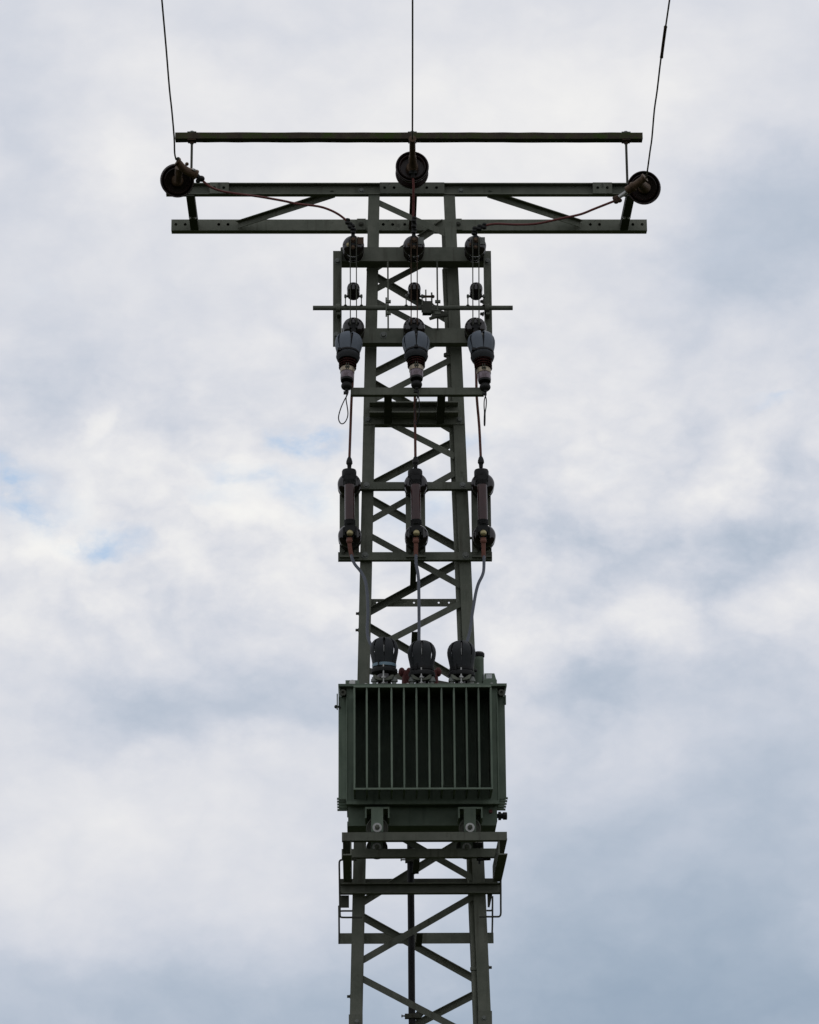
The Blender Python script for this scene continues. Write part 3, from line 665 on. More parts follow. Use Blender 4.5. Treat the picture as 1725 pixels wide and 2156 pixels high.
# ------------------------------------------------------------ surge arresters with slit hoods
def petal_hood(base, axis, prof, n, gap, th=.004, phase=0.0, k=6):
    """hood of n leaves; prof = (radius, height), gap(t) = half angle of the slit at fraction t of the height"""
    a = Vector(axis).normalized(); e = Vector((0,-1,0)); e = (e - a*a.dot(e)).normalized(); gd = a.cross(e); mb = MB(); m = len(prof)
    for i in range(n):
        c = phase + 2*math.pi*i/n; vs = []
        for side in (0, 1):
            for j, (r, h) in enumerate(prof):
                hw = math.pi/n - gap(j/(m-1)); rr = max(r - side*th, .001); hh = h - (side*th*.7 if j > m*.6 else 0)
                for q in range(k+1):
                    an = c - hw + 2*hw*q/k
                    vs.append(base + a*hh + e*(rr*math.cos(an)) + gd*(rr*math.sin(an)))
        K = k+1; fs = []; off = m*K
        for j in range(m-1):
            for q in range(k):
                fs.append((j*K+q, j*K+q+1, (j+1)*K+q+1, (j+1)*K+q)); fs.append((off+j*K+q, off+(j+1)*K+q, off+(j+1)*K+q+1, off+j*K+q+1))
            fs.append((j*K, (j+1)*K, off+(j+1)*K, off+j*K)); fs.append((j*K+k, off+j*K+k, off+(j+1)*K+k, (j+1)*K+k))
        for q in range(k): fs.append((q, off+q, off+q+1, q+1)); fs.append(((m-1)*K+q, (m-1)*K+q+1, off+(m-1)*K+q+1, off+(m-1)*K+q))
        mb.add(vs, fs)
    return mb
YQ = -1.06
arr = [((330,1392),(349,985),'left','surge arrester with blue-grey slit hood below the left pole, wide wire loop under it',(-.7,.7)),
       ((880,1380),(873,983),'mid','surge arrester with blue-grey slit hood below the middle pole',(.35,.9)),
       ((1418,1400),(1382,978),'right','surge arrester with blue-grey slit hood below the right pole, wire loop seen edge on',(.05,1))]
for (pb_, pt_, nm, label, lt) in arr:
    kb = P(Z3(*pb_), YQ); tp0 = P(Z3(*pt_), YQ+.115); ax = (tp0-kb).normalized(); LN = (tp0-kb).length; sc = LN/.475
    root = thing('surge_arrester', label, 'surge arrester', kb, 'hooded surge arresters under the switch')
    hp = [(.0765,.285),(.0795,.30),(.0865,.325),(.0935,.352),(.0985,.380),(.0995,.405),(.0955,.428),(.086,.447),(.069,.462),(.046,.471),(.020,.4745),(.003,.475)]
    hp = [(r, h*sc) for r, h in hp]
    gap = lambda t: .016 + .30*t**1.6 if t < .85 else .22
    ph_ = {'left': math.pi/6+.22, 'mid': math.pi/6+.02, 'right': math.pi/6+.12}[nm]
    hd = obj('hood', petal_hood(kb, ax, hp, 6, gap, .005, ph_, 7), 'hood', root, sharp=40)
    obj('hood_rim', MB().lathe(kb, ax, [(.066,.236*sc),(.070,.233*sc),(.077,.244*sc),(.083,.259*sc),(.0865,.271*sc),(.0855,.276*sc),(.080,.282*sc),(.077,.286*sc),(.066,.289*sc),(.066,.236*sc)], 40), 'hoodblack_rimshade', hd)  # shade of the downward-facing rim put into its colour as black
    st_ = MB().lathe(kb, ax, [(.0775,.289*sc),(.0815,.289*sc),(.0845,.293*sc),(.0850,.303*sc),(.0835,.306*sc),(.0775,.305*sc),(.0775,.289*sc)], 40)
    side_ = ax.cross(FR).normalized()*(-1 if nm != 'mid' else 0)
    fr_ = (FR - ax*ax.dot(FR)).normalized(); loc_ = kb + ax*.298*sc + (fr_*.6 + Vector((-1 if nm != 'mid' else 0, 0, 0))*.65).normalized()*.086
    st_.prism(loc_-Vector((.013,0,0)), loc_+Vector((.013,0,0)), [(-.010,.012),(.010,.012),(.010,-.012),(-.010,-.012)], fr_)
    obj('strap', st_, 'rubber', hd)
    core = MB().lathe(kb, ax, [(.030,.22*sc),(.060,.245*sc),(.066,.30*sc),(.082,.37*sc),(.084,.41*sc),(.06,.445*sc),(.02,.458*sc),(0,.458*sc)], 28)
    obj('inner_core', core, 'black', root)
    bd = MB().lathe(kb, ax, [(.030,.055),(.0425,.058),(.046,.066),(.046,.088),(.0475,.090)], 32)
    obj('porcelain_foot', MB().lathe(kb, ax, [(.020,.045),(.038,.046),(.0445,.050),(.0455,.058),(.0455,.064),(.030,.064)], 32), 'black', root)
    obj('glazed_ring', MB().lathe(kb, ax, [(.030,.0642),(.0465,.0645),(.0475,.068),(.0480,.118),(.030,.119)], 40), 'lilac', root, sharp=50)
    bnd = obj('metal_band', MB().lathe(kb, ax, [(.030,.1192),(.0505,.1194),(.0515,.122),(.0520,.154),(.0510,.159),(.030,.160)], 40), 'band', root)
    cl2 = MB(); cp = kb + ax*.140 + fr_*.054
    for s_ in (-1, 1): cl2.prism(cp+Vector((s_*.0075,0,0))-ax*.018, cp+Vector((s_*.0075,0,0))+ax*.03, [(-.0025,.009),(.0025,.009),(.0025,-.006),(-.0025,-.006)], FR)
    cl2.cyl(cp-Vector((.016,0,0)), cp+Vector((.016,0,0)), .006, 8)
    obj('band_clasp', cl2, 'steel_dark', bnd)
    sh_ = [(.030,.161)]
    for i in range(4):
        h0 = .163+i*.021; rr = .0625+.001*min(i, 3)
        sh_ += [(.050,h0+.004),(rr-.006,h0+.0015),(rr-.001,h0),(rr+.001,h0+.003),(rr-.002,h0+.007),(.050,h0+.013)]
    sh_.append((.030,.247)); obj('shed_stack', MB().lathe(kb, ax, sh_, 40), 'tube', root, sharp=25)
    kn = MB().lathe(kb, ax, [(.0,-.036),(.010,-.034),(.014,-.024),(.026,-.018),(.036,-.008),(.040,.002),(.040,.010),(.036,.013),(.038,.018),(.034,.024),(.014,.032),(.012,.047),(.0,.047)], 28)
    dk = obj('disconnector_foot', kn, 'black', root)
    tl = MB().box(kb.x-.022, kb.x+.010, kb.y-.012, kb.y+.010, kb.z-.055, kb.z-.036); obj('earth_clamp', tl, 'black', root)
    obj('mounting_lug', MB().prism(kb+ax*.128+BK*.05, Vector((kb.x+.01, YC+.002, zC+.02)), pbox(.03, .008), (0,0,1)), 'steel_dark', root)
    # hanging bare loop of the earth lead
    if nm == 'left': uvs = [(245,165),(240,190),(215,235),(185,300),(163,370),(160,415),(175,448),(197,455),(222,435),(240,395),(244,350),(236,290),(228,240),(230,205),(250,160)]
    elif nm == 'mid': uvs = [(885,150),(882,190),(868,240),(856,300),(850,370),(852,430),(864,462),(874,440),(886,390),(893,320),(891,250),(884,205),(880,150)]
    else: uvs = [(1490,165),(1492,200),(1500,240),(1498,300),(1490,350),(1489,400),(1487,466),(1481,464),(1481,400),(1483,350),(1480,300),(1481,250),(1488,215),(1500,165)]
    nn = len(uvs); lp = [P(Z4(*q), kb.y + .05*math.sin(2*math.pi*j/nn)*(lt[0] if nm == 'left' else 1)) for j, q in enumerate(uvs)]
    obj('wire_loop', MB().tube(lp, .0042, 8, 4), 'rubber', root)

# ------------------------------------------------------------ copper droppers, fuses
YFz = YU1 - .255
for (q0, q1, label) in (((Z3(392,1085), Z4(257,795)), None, 'red-brown copper conductor running down to the left fuse'),
                        ((Z3(868,1330), Z4(857,790)), None, 'red-brown copper conductor running down to the middle fuse'),
                        ((Z3(1338,1080), Z4(1451,788)), None, 'red-brown copper conductor running down to the right fuse, leaning outward')):
    a, b = P(q0[0], -.76), P(q0[1], YFz); a.z += .12
    if 'left' in label: pts = [a, P(Z3(378,1330), -.745), P(Z4(277,230), -.74), P(Z4(268,480), YFz-.0), b]
    elif 'middle' in label: pts = [a, P(Z4(852,230), -.745), P(Z4(854,480), YFz), b]
    else: pts = [a, P(Z3(1348,1300), -.75), P(Z4(1413,210), -.74), P(Z4(1436,480), YFz), b]
    o = thing('copper_conductor', label, 'conductor', b, 'copper conductors between switch and fuses')
    obj('rod', MB().tube(pts, .0098, 12, 3), 'copper', o)
    obj('shrink_cap', MB().lathe(b+Vector((0,0,.02)), (0,0,-1), [(.009,-.012),(.016,0),(.0225,.022),(.0235,.038),(.016,.050),(.014,.075),(0,.075)], 20), 'black', o)
FI = [(.06,0),(.080,.006),(.083,.018),(.070,.028),(.068,.036),(.084,.046),(.085,.056),(.072,.066),(.070,.074),(.085,.084),(.085,.118),(.080,.134),(.066,.150),(.046,.158),(0,.158)]
for q, label in ((257, 'left of the three high-voltage fuses, dark glazed tube between two brown insulators'), (858, 'middle of the three high-voltage fuses, dark glazed tube between two brown insulators'), (1462, 'right of the three high-voltage fuses, dark glazed tube between two brown insulators')):
    qo = {257: 0, 858: 2, 1462: 6}[q]
    YP = YU1 - .012; zt = P(Z4(q, 1000), YP).z; zb2 = P(Z4(q, 1655), YU2-.012).z
    xc = P(Z4(q+(0 if q < 1400 else -6), 1300), YP-.03).x
    root = thing('fuse_unit', label, 'fuse', (xc, YP, zb2), 'high-voltage fuses on the tower')
    w = P(Z4(q+89, 1300), YP).x - P(Z4(q-88, 1300), YP).x
    ch = MB().prism(Vector((xc, YP, zb2)), Vector((xc, YP, zt)), pUb(w, .0105, .004), FR) if False else MB()
    ch.box(xc-w/2, xc+w/2, YP-.006, YP, zb2, zt); ch.box(xc-w/2, xc-w/2+.006, YP+.0002, YP+.0105, zb2, zt); ch.box(xc+w/2-.006, xc+w/2, YP+.0002, YP+.0105, zb2, zt)
    ch.box(xc-w/2, xc+w/2, YP-.0302, YP+.0105, zb2-.012, zb2-.0005)
    bp = obj('base_channel', ch, 'steel', root)
    for s_ in (-1, 1): bolt(bp, Vector((xc+s_*w*.31, YP-.006, P(Z4(q, 1617), YP).z)), .015, m='steel')
    p1 = Vector((P(Z4(q, 1060), YP).x, YP-.007, P(Z4(q, 1052), YP).z)); p2 = Vector((P(Z4(q+5+qo, 1520), YP).x, YP-.007, P(Z4(q, 1518), YP).z))
    i1 = obj('insulator', MB().lathe(p1, FR, FI, 40), 'porcelain', root, sharp=50)
    i2 = obj('insulator', MB().lathe(p2, FR, FI, 40), 'porcelain', root, sharp=50)
    e1, e2 = p1+FR*.165, p2+FR*.165; YF_ = YFz
    ztp = P(Z4(q, 966), YF_).z; zlo = P(Z4(q, 1375), YF_).z; zc1 = P(Z4(q, 1003), YF_).z; zc2 = P(Z4(q, 1335), YF_).z; xt = P(Z4(q+1, 1170), YF_).x; xb_ = P(Z4(q+4+qo/2, 1360), YF_).x
    T0, T1 = Vector((xb_, YF_, zlo)), Vector((xt, YF_, ztp)); ax = (T1-T0).normalized(); LT = (T1-T0).length
    fh = LT*.11
    obj('fuse_tube', MB().cyl(T0+ax*fh*.5, T1-ax*fh*.5, .0355, 32), 'tube', root)
    for c_, s_ in ((T0, 1), (T1, -1)):
        rr = MB(); pr = []
        for j in range(5): pr += [(.0375, fh*j/5), (.0405, fh*(j+.2)/5), (.0405, fh*(j+.7)/5), (.0375, fh*(j+.9)/5)]
        rr.lathe(c_, ax*s_, [(.0, 0)]+pr+[(.0375, fh), (.03, fh)], 32); obj('ferrule', rr, 'black', root)
    # contacts: brackets from the insulators to the tube ends, top cap and bottom nut
    zcap1 = P(Z4(q, 868), YF_).z; zcap0 = P(Z4(q, 930), YF_).z
    tc_ = MB().lathe(Vector((xt-.002, YF_+.02, zcap0)), (0,0,1), [(.030,0),(.0515,.0),(.053,.006),(.053,zcap1-zcap0-.012),(.048,zcap1-zcap0),(.0,zcap1-zcap0)], 28)
    obj('top_cap', tc_, 'black', root)
    ct = MB(); ct.box(xt-.034, xt+.034, YF_-.03, e1.y+.015, ztp, zcap0+.002); ct.box(xt-.045, xt-.034, YF_-.02, e1.y+.01, ztp-.01, zcap0); ct.box(xt+.034, xt+.045, YF_-.02, e1.y+.01, ztp-.01, zcap0)
    ct.cyl(Vector((xt, e1.y, e1.z)), Vector((xt, e1.y+.03, e1.z)), .03, 16)
    obj('upper_contact', ct, 'black', root)
    znut = P(Z4(q, 1458), YF_).z
    cb_ = MB(); cb_.box(xb_-.035, xb_+.035, YF_-.025, e2.y+.015, znut+.012, zlo+.002); cb_.box(xb_-.050, xb_-.035, YF_-.012, e2.y+.01, znut-.01, zlo-.02); cb_.box(xb_+.035, xb_+.050, YF_-.012, e2.y+.01, znut-.01, zlo-.02)
    cb_.cyl(Vector((xb_, YF_+.0, znut-.006)), Vector((xb_, e2.y+.03, e2.z-.0)), .034, 16)
    lc = obj('lower_contact', cb_, 'black', root)
    obj('brass_nut', MB().lathe(Vector((xb_+.001, YF_-.028, znut)), (0,-1,-.25), [(.0,-.01),(.0235,-.008),(.0235,.004),(.021,.012),(.014,.019),(.006,.022),(0,.0225)], 24), 'brass', lc)
    # cable lug with its sleeve
    lp = {257: [(258,1490),(258,1530),(262,1570),(270,1620),(281,1662)], 858: [(861,1490),(861,1530),(862,1570),(861,1610),(862,1656)], 1462: [(1473,1490),(1473,1530),(1474,1570),(1475,1620),(1477,1672)]}[q]
    lp = [P(Z4(*z_), YF_-.03+.004*j) for j, z_ in enumerate(lp)]
    lg = MB().tube(lp[1:], .0155, 14, 3); lg.tube(lp[:2], [.021,.015], 14, 1); lg.sphere(lp[0]*.3+lp[1]*.7, .023, 1.1)
    obj('cable_lug', lg, 'lug', root)

# ------------------------------------------------------------ transformer
YFf, YTk, YBk = -1.57, -1.27, -.80
def X(zf, x, y, Y): return P(zf(x, y), Y).x
def Zz(zf, x, y, Y): return P(zf(x, y), Y).z
xT0, xT1 = X(Z6, 219, 700, YTk), X(Z6, 1502, 700, YTk)
zlid1, zlid0 = Zz(Z6, 860, 183, YTk-.05), Zz(Z6, 860, 205, YTk-.05)
zt1_, zt0_ = zlid0, Zz(Z6, 860, 1192, YTk)
zsk = Zz(Z6, 860, 1389, YTk+.10)
tr = thing('transformer', 'dark green ribbed pole-mounted transformer with three black bushing hoods on top', 'transformer', ((xT0+xT1)/2, -1.05, zsk-.12))
tk = MB().box(xT0, xT1, YTk, YBk, zt0_, zt1_-.001)
tk.box(xT0+.008, xT1-.008, YTk+.10, YBk-.03, zsk+.03, zt0_-.0005)
tk.prism(Vector((xT0+.002, YTk+.10, zsk+.015)), Vector((xT1-.014, YTk+.10, zsk+.015)), [(-.015,0),(.015,0),(.015,-.30),(-.015,-.30)], FR)
tank = obj('tank', tk, 'green', tr)
# rim where tank wall turns under
obj('bottom_rim', MB().box(xT0-.004, xT1+.004, YTk-.006, YTk+.03, zt0_-.012, zt0_+.010), 'green', tank)
def fin(mb, x, z0, z1, y0, y1, h=.0062):
    lv = [(z0, .0028), (z0+.035, h), (z1-.05, h), (z1-.012, .0035), (z1, .0028)]; vs = []
    for z_, w_ in lv: vs += [(x-w_, y0, z_), (x+w_, y0, z_), (x+h, y0+.02, z_), (x+h*.8, y1, z_), (x-h*.8, y1, z_), (x-h, y0+.02, z_)]
    fs = [tuple(range(6)), tuple(len(vs)-6+i for i in reversed(range(6)))]
    for j in range(len(lv)-1):
        for i in range(6): a = 6*j+i; b = 6*j+(i+1) % 6; fs.append((a, b, b+6, a+6))
    mb.add(vs, fs)
fz1, fz0 = Zz(Z6, 860, 210, YFf), Zz(Z6, 860, 1075, YFf)
fzb = fz0
for i, q in enumerate((284,389,494,600,706,813,920,1027,1133,1239,1343,1447)):
    m_ = MB(); x = X(Z6, q, 700, YFf+.004); fin(m_, x, fz0, fz1, YFf, YTk-.001); obj('cooling_fin', m_, 'green', tr)
xa, xb = X(Z6, 277, 700, YFf), X(Z6, 1452, 700, YFf)
obj('fin_bar', MB().box(xa, xb, YFf-.004, YFf+.014, fz0-.006, fz0+.006), 'green', tr)
obj('fin_bar', MB().box(xa, xb, YFf-.004, YFf+.014, fz1-.004, fz1+.010), 'green', tr)
obj('fin_cap', MB().box(xa, xb, YFf+.0145, YTk-.001, fz1-.002, fz1+.004), 'green', tr)
m_ = MB()
for i in range(12): m_.box(xa+.006+(xb-xa-.012)*i/11-.005, xa+.006+(xb-xa-.012)*i/11+.005, YBk+.001, YBk+.17, fz0, fz1)
obj('rear_fin_pack', m_, 'green', tr)
for sx, xo, xi in ((-1, X(Z6,148,700,YTk+.06), xT0), (1, X(Z6,1566,700,YTk+.06), xT1)):
    zs_1, zs_0 = Zz(Z6, 180, 296, YTk+.06), Zz(Z6, 180, 1152, YTk+.06)
    for i in range(5):
        y = YTk+.06+i*.088
        m_ = MB(); m_.box(min(xo,xi+.001*sx), max(xo,xi+.001*sx), y, y+.014, zs_0, zs_1)
        m_.box(min(xo+.010*sx, xi+.001*sx), max(xo+.010*sx, xi+.001*sx), y-.003, y+.017, zs_0-.012, zs_0-.0005)
        obj('side_fin', m_, 'green', tr)
    obj('corner_bead', MB().cyl(Vector((xi-.002*sx, YTk, zt0_)), Vector((xi-.002*sx, YTk, zt1_-.004)), .0055, 10), 'green', tank)
xl0, xl1 = X(Z6,146,190,YTk-.05), X(Z6,1577,190,YTk-.05)
lidm = MB(); lidm.box(xl0, xl1, YTk-.05, YBk+.05, zlid0+.001, zlid1)
for xe, s_ in ((xl0, 1), (xl1, -1)):
    lidm.add([(xe, YTk-.05, zlid0), (xe+.008*s_, YTk-.05, zlid0), (xe+.03*s_, YTk-.01, zlid0-.05), (xe+.022*s_, YTk-.01, zlid0-.05), (xe, YBk+.05, zlid0), (xe+.008*s_, YBk+.05, zlid0), (xe+.03*s_, YBk+.05, zlid0-.05), (xe+.022*s_, YBk+.05, zlid0-.05)],
             [(0,1,2,3),(4,7,6,5),(0,4,5,1),(3,2,6,7),(0,3,7,4),(1,5,6,2)])
lid = obj('lid', lidm, 'green', tr)
for q in (380, 735, 1330, 1447): bolt(lid, Vector((X(Z6,q,178,YTk-.02), YTk-.02, zlid1)), .010, (0,0,1), 'zinc', .008)
for s_, q in ((-1, 186), (1, 1530)):
    obj('lifting_eye', MB().lathe(Vector((X(Z6,q,262,YTk), YTk-.03, Zz(Z6,q,262,YTk-.03))), FR, [(.010,0),(.022,.0),(.022,.012),(.010,.012),(.010,0)], 20), 'steel_dark', tank)
# wheels in channels under the tank
for q, sx in ((477, 1), (1265, 1)):
    xc = X(Z6, q, 1300, YTk-.02); w_ = .082
    zc1, zc0 = Zz(Z6, q, 1250, YTk-.03), Zz(Z6, q, 1402, YTk-.03)
    m_ = MB(); m_.box(xc-w_, xc+w_, YTk-.10, YBk+.08, zc1-.012, zc1); m_.box(xc-w_, xc-w_+.010, YTk-.10, YBk+.08, zc1-.075, zc1-.0122); m_.box(xc+w_-.010, xc+w_, YTk-.10, YBk+.08, zc1-.075, zc1-.0122)
    obj('wheel_channel', m_, 'green', tr)
    for yw in (YTk-.115, YTk+.535):
        xw = X(Z6, q, 1405, YTk-.115) if yw < YTk else X(Z7, 475 if q < 900 else 1238, 380, yw)
        zw = Zz(Z6, q, 1405, YTk-.115)
        wh = obj('wheel', MB().lathe(Vector((xw, yw+.022, zw)), (0,1,0), [(.02,0),(.040,.0),(.050,.008),(.062,.006),(.068,0),(.0745,.004),(.0745,.034),(.068,.040),(.03,.040)], 40), 'steel_dark', tr)
        fk = MB(); fk.box(xw-.040, xw+.040, yw, yw+.014, zw-.028, zc1-.013); fk.box(xw-.030, xw+.030, yw+.07, yw+.082, zw-.028, zc1-.013); obj('fork', fk, 'green', wh)
        ab = MB().lathe(Vector((xw, yw+.0, zw)), FR, [(.0,-.01),(.031,-.01),(.031,.003),(.0,.003)], 28); obj('washer', ab, 'zinc', wh)
        obj('axle_nut', MB().lathe(Vector((xw, yw-.003, zw)), FR, [(.0175,0),(.0175,.018),(.010,.019),(.009,.030),(0,.030)], 6), 'steel', wh)
# valve, plug, small fittings
zv = Zz(Z6, 1545, 1307, YTk+.15); xv = X(Z6, 1490, 1307, YTk+.15)
obj('drain_valve', MB().lathe(Vector((xv-.02, YTk+.15, zv)), (1,0,0), [(.016,0),(.016,.03),(.030,.032),(.030,.050),(.020,.052),(.020,.062),(.027,.064),(.027,.088),(.024,.092),(0,.092)], 8), 'black', tr)
p_ = P(Z6(1440, 1270), YTk+.098); obj('red_plug', MB().lathe(p_+BK*.01, FR, [(.012,0),(.014,.01),(.012,.026),(0,.028)], 16), 'red', tank)
p_ = P(Z6(128, 380), YTk+.05); obj('earth_screw', MB().cyl(p_+Vector((.03,0,0)), p_, .008, 10).sphere(p_, .013), 'black', tr)
obj('latch_plate', MB().box(p_.x+.004, p_.x+.012, p_.y-.01, p_.y+.03, p_.z-.015, p_.z+.09), 'green', tr)
p_ = P(Z6(1568, 320), YTk+.05); obj('latch_plate', MB().box(p_.x-.006, p_.x+.002, p_.y-.01, p_.y+.03, p_.z-.03, p_.z+.03), 'green', tr)
# lid furniture
Yl = -1.03
zL = zlid1; zF = Zz(Z5, 900, 1325, Yl)
print('furniture base above lid', zF-zL)
a_, b_ = X(Z5,222,1300,Yl-.12), X(Z5,345,1300,Yl-.12)
m_ = MB().prism(Vector((a_, Yl-.12, zL+.035)), Vector((b_, Yl-.12, zL+.035)), [(-.035,0),(.035,0),(.035,-.012),(-.035,-.012)], FR); lg_ = obj('lifting_lug', m_, 'green', lid)
obj('lug_bolt', MB().lathe(Vector((X(Z5,284,1318,Yl-.12), Yl-.135, Zz(Z5,284,1322,Yl-.135))), (0,-1,.3), [(.022,0),(.024,.004),(.020,.012),(0,.016)], 20), 'zinc', lid)
xp = X(Z5,1433,1200,-.86); r_ = (X(Z5,1478,1200,-.86)-X(Z5,1388,1200,-.86))/2; zc_ = Zz(Z5,1433,1072,-.86)
fp = obj('filler_pipe', MB().lathe(Vector((xp, -.86, zL)), (0,0,1), [(r_,0),(r_,zc_-zL-.035),(r_*1.02,zc_-zL-.033),(r_*1.02,zc_-zL-.024),(r_,zc_-zL-.022),(r_,zc_-zL-.01)], 32), 'green', lid)
obj('pipe_cap', MB().lathe(Vector((xp, -.86, zc_-.012)), (0,0,1), [(r_+.004,0),(r_+.006,.004),(r_+.006,.026),(r_*.9,.036),(0,.038)], 32), 'black', fp)
gx0, gx1 = X(Z5,1482,1280,-.86), X(Z5,1588,1280,-.86); gz = Zz(Z5,1530,1243,-.86)
gb_ = Zz(Z5,1530,1290,-.90)
gm = MB().box(gx0-.01, gx1+.004, -.90, -.82, zL, gb_); gm.add([(gx0,-.90,gb_),(gx1,-.90,gb_),(gx1,-.82,gb_),(gx0,-.82,gb_),(gx0,-.89,gz),(gx1-.012,-.89,gz),(gx1-.012,-.83,gz),(gx0,-.83,gz)],[(0,1,2,3),(4,5,6,7),(0,1,5,4),(1,2,6,5),(2,3,7,6),(3,0,4,7)])
gg = obj('oil_gauge', gm, 'green', lid); obj('gauge_window', MB().box(gx0+.012, gx1-.03, -.898, -.885, gb_+.004, gz-.008), 'clear', gg)
for bx, mirror in ((772, 1), (1025, -1)):
    rc = P(Z5(bx, 1262), -.84); m_ = MB()
    m_.tube([Vector((rc.x, rc.y, zL)), rc, rc+Vector((.006*mirror,0,.04))], [.034,.024], 14, 4); m_.sphere(rc+Vector((-.030*mirror,0,.032)), .024, 1.4); m_.sphere(rc+Vector((.022*mirror,0,.036)), .022, 1.3)
    m_.lathe(Vector((rc.x,rc.y,zL)), (0,0,1), [(.05,0),(.05,.008),(.036,.02),(.03,.05)], 20)
    obj('low_voltage_bushing', m_, 'red', lid)
for q, yt, yr, bot, strap in ((573, 912, 1148, 1242, 'strap'), (915, 940, 1180, 1272, 'rubber'), (1274, 942, 1182, 1272, 'rubber')):
    xb_ = X(Z5,q,1100,Yl); sc_ = (Zz(Z5,q,yt,Yl)-Zz(Z5,q,bot,Yl)); z0_ = Zz(Z5,q,bot,Yl)+.0; hh = sc_
    base = Vector((xb_, Yl, z0_)); kc = .4 if q == 573 else 1
    bo = obj('bushing', MB().lathe(Vector((xb_, Yl, zL)), (0,0,1), [(.075,0),(.075,.008),(.052,.012),(.050,.03),(.048,z0_-zL+.02),(.05,z0_-zL+.03),(.052*kc,z0_-zL+.06),(.062*kc,z0_-zL+.13),(.070*kc,z0_-zL+.20),(.05*kc,z0_-zL+.24),(0,z0_-zL+.25)], 28), 'porcelain', lid)
    hp = [(.078,.045*hh/.3),(.080,.07*hh/.3),(.086,.11*hh/.3),(.093,.15*hh/.3),(.098,.18*hh/.3),(.0995,.205*hh/.3),(.096,.232*hh/.3),(.086,.258*hh/.3),(.070,.279*hh/.3),(.048,.293*hh/.3),(.022,.2995*hh/.3),(.003,.3*hh/.3)]
    gap = lambda t: (.012 + .055*min(1, max(0,(t-.15)/.35)) + (.03 if t > .6 else 0)) if t < .84 else .0
    hd = obj('bushing_hood', petal_hood(base, (0,0,1), hp, 8, gap, .004, math.pi/8, 6), 'hoodblack_rimshade', lid, sharp=40)
    obj('hood_rim', MB().lathe(base, (0,0,1), [(.05,.0),(.080,.0),(.091,.006),(.094,.018),(.091,.032),(.082,.040),(.078,.046),(.05,.046),(.05,0)], 40), 'rubber', hd)
    zs_ = Zz(Z5,q,yr+18,Yl)-z0_
    so_ = MB().lathe(base, (0,0,1), [(.076,zs_-.014),(.0835,zs_-.012),(.0845,zs_),(.0845,zs_+.008),(.076,zs_+.012)], 40)
    obj('hood_strap', so_, strap, hd)
    tg = MB(); tg.box(xb_-.045, xb_-.038, Yl-.088, Yl-.072, z0_+zs_-.02, z0_+zs_+.025)
    if q == 1274: tg.sphere((xb_+.098, Yl-.02, z0_+.045), .012)
    obj('strap_tongue', tg, 'rubber', hd)
    sp = MB(); yst = Yl-.085; xs_ = xb_-.006
    sp.cyl(Vector((xs_, yst, zF-.03)), Vector((xs_, yst, z0_+.050)), .0052, 10); obj('arcing_rod', sp, 'zinc', bo)
    sp = MB().cyl(Vector((xs_+.002, Yl-.086, z0_+hh*.54)), Vector((xs_+.002, Yl-.086, z0_+hh*.72)), .0052, 10); obj('arcing_rod', sp, 'zinc', bo)
    fl = MB(); w2 = .072; zf_ = zF+.022; yfl = Yl-.075
    fl.add([(xs_-w2,yfl,zf_+.022),(xs_-w2*.78,yfl,zf_+.022),(xs_-.022,yfl,zf_-.002),(xs_+.022,yfl,zf_-.002),(xs_+w2*.78,yfl,zf_+.022),(xs_+w2,yfl,zf_+.022),(xs_+w2*.8,yfl,zf_-.008),(xs_+.024,yfl,zf_-.016),(xs_-.024,yfl,zf_-.016),(xs_-w2*.8,yfl,zf_-.008)]
           +[(xs_+k_*1.0,yfl+.05,zz_) for k_, zz_ in ((-w2,zf_+.022),(-w2*.78,zf_+.022),(-.022,zf_-.002),(.022,zf_-.002),(w2*.78,zf_+.022),(w2,zf_+.022),(w2*.8,zf_-.008),(.024,zf_-.016),(-.024,zf_-.016),(-w2*.8,zf_-.008))],
           [tuple(range(10)), tuple(range(19, 9, -1))]+[(i,(i+1)%10,10+(i+1)%10,10+i) for i in range(10)])
    obj('clamp_flange', fl, 'steel', bo)
    for s_ in (-1, 1):
        obj('clamp_foot', MB().lathe(Vector((xb_+s_*.068, Yl-.04, zL)), (0,0,1), [(.026,0),(.026,.006),(.016,.010),(.016,zF-zL),(.026,zF-zL+.002),(.024,zF-zL+.02),(.018,zF-zL+.024),(.018,zF-zL+.034),(0,zF-zL+.036)], 14), 'bolt', bo)
    obj('rod_nut', MB().cyl(Vector((xs_, yst, zf_-.004)), Vector((xs_, yst, zf_+.008)), .014, 6).cyl(Vector((xs_, yst, zF-.02)), Vector((xs_, yst, zF-.012)), .012, 6), 'zinc', bo)
# cables from the fuses down into the hoods
def tcable(uvs, label):
    n = len(uvs); pts = [P(Z5(*q), (YFz-.02)+((Yl)-(YFz-.02))*(j/(n-1))**1.0) for j, q in enumerate(uvs)]
    o = obj('transformer_cable', MB().tube(pts, .0112, 12, 4), 'cable'); tag(o, label, 'cable', 'grey cables from fuses to transformer')
tcable([(276,160),(284,195),(308,245),(352,298),(385,350),(404,400),(416,480),(423,580),(426,700),(420,800),(421,870),(432,925),(455,975),(500,1010)], 'grey cable curving from the left fuse past the leg to the left hood')
tcable([(862,160),(862,200),(865,250),(877,310),(885,380),(888,500),(889,640),(890,800),(889,900),(890,960)], 'nearly straight grey cable from the middle fuse to the middle hood')
tcable([(1478,170),(1479,230),(1476,300),(1462,350),(1430,415),(1408,490),(1388,600),(1372,700),(1360,800),(1345,880),(1325,945),(1300,975)], 'grey cable bending inward from the right fuse to the right hood')

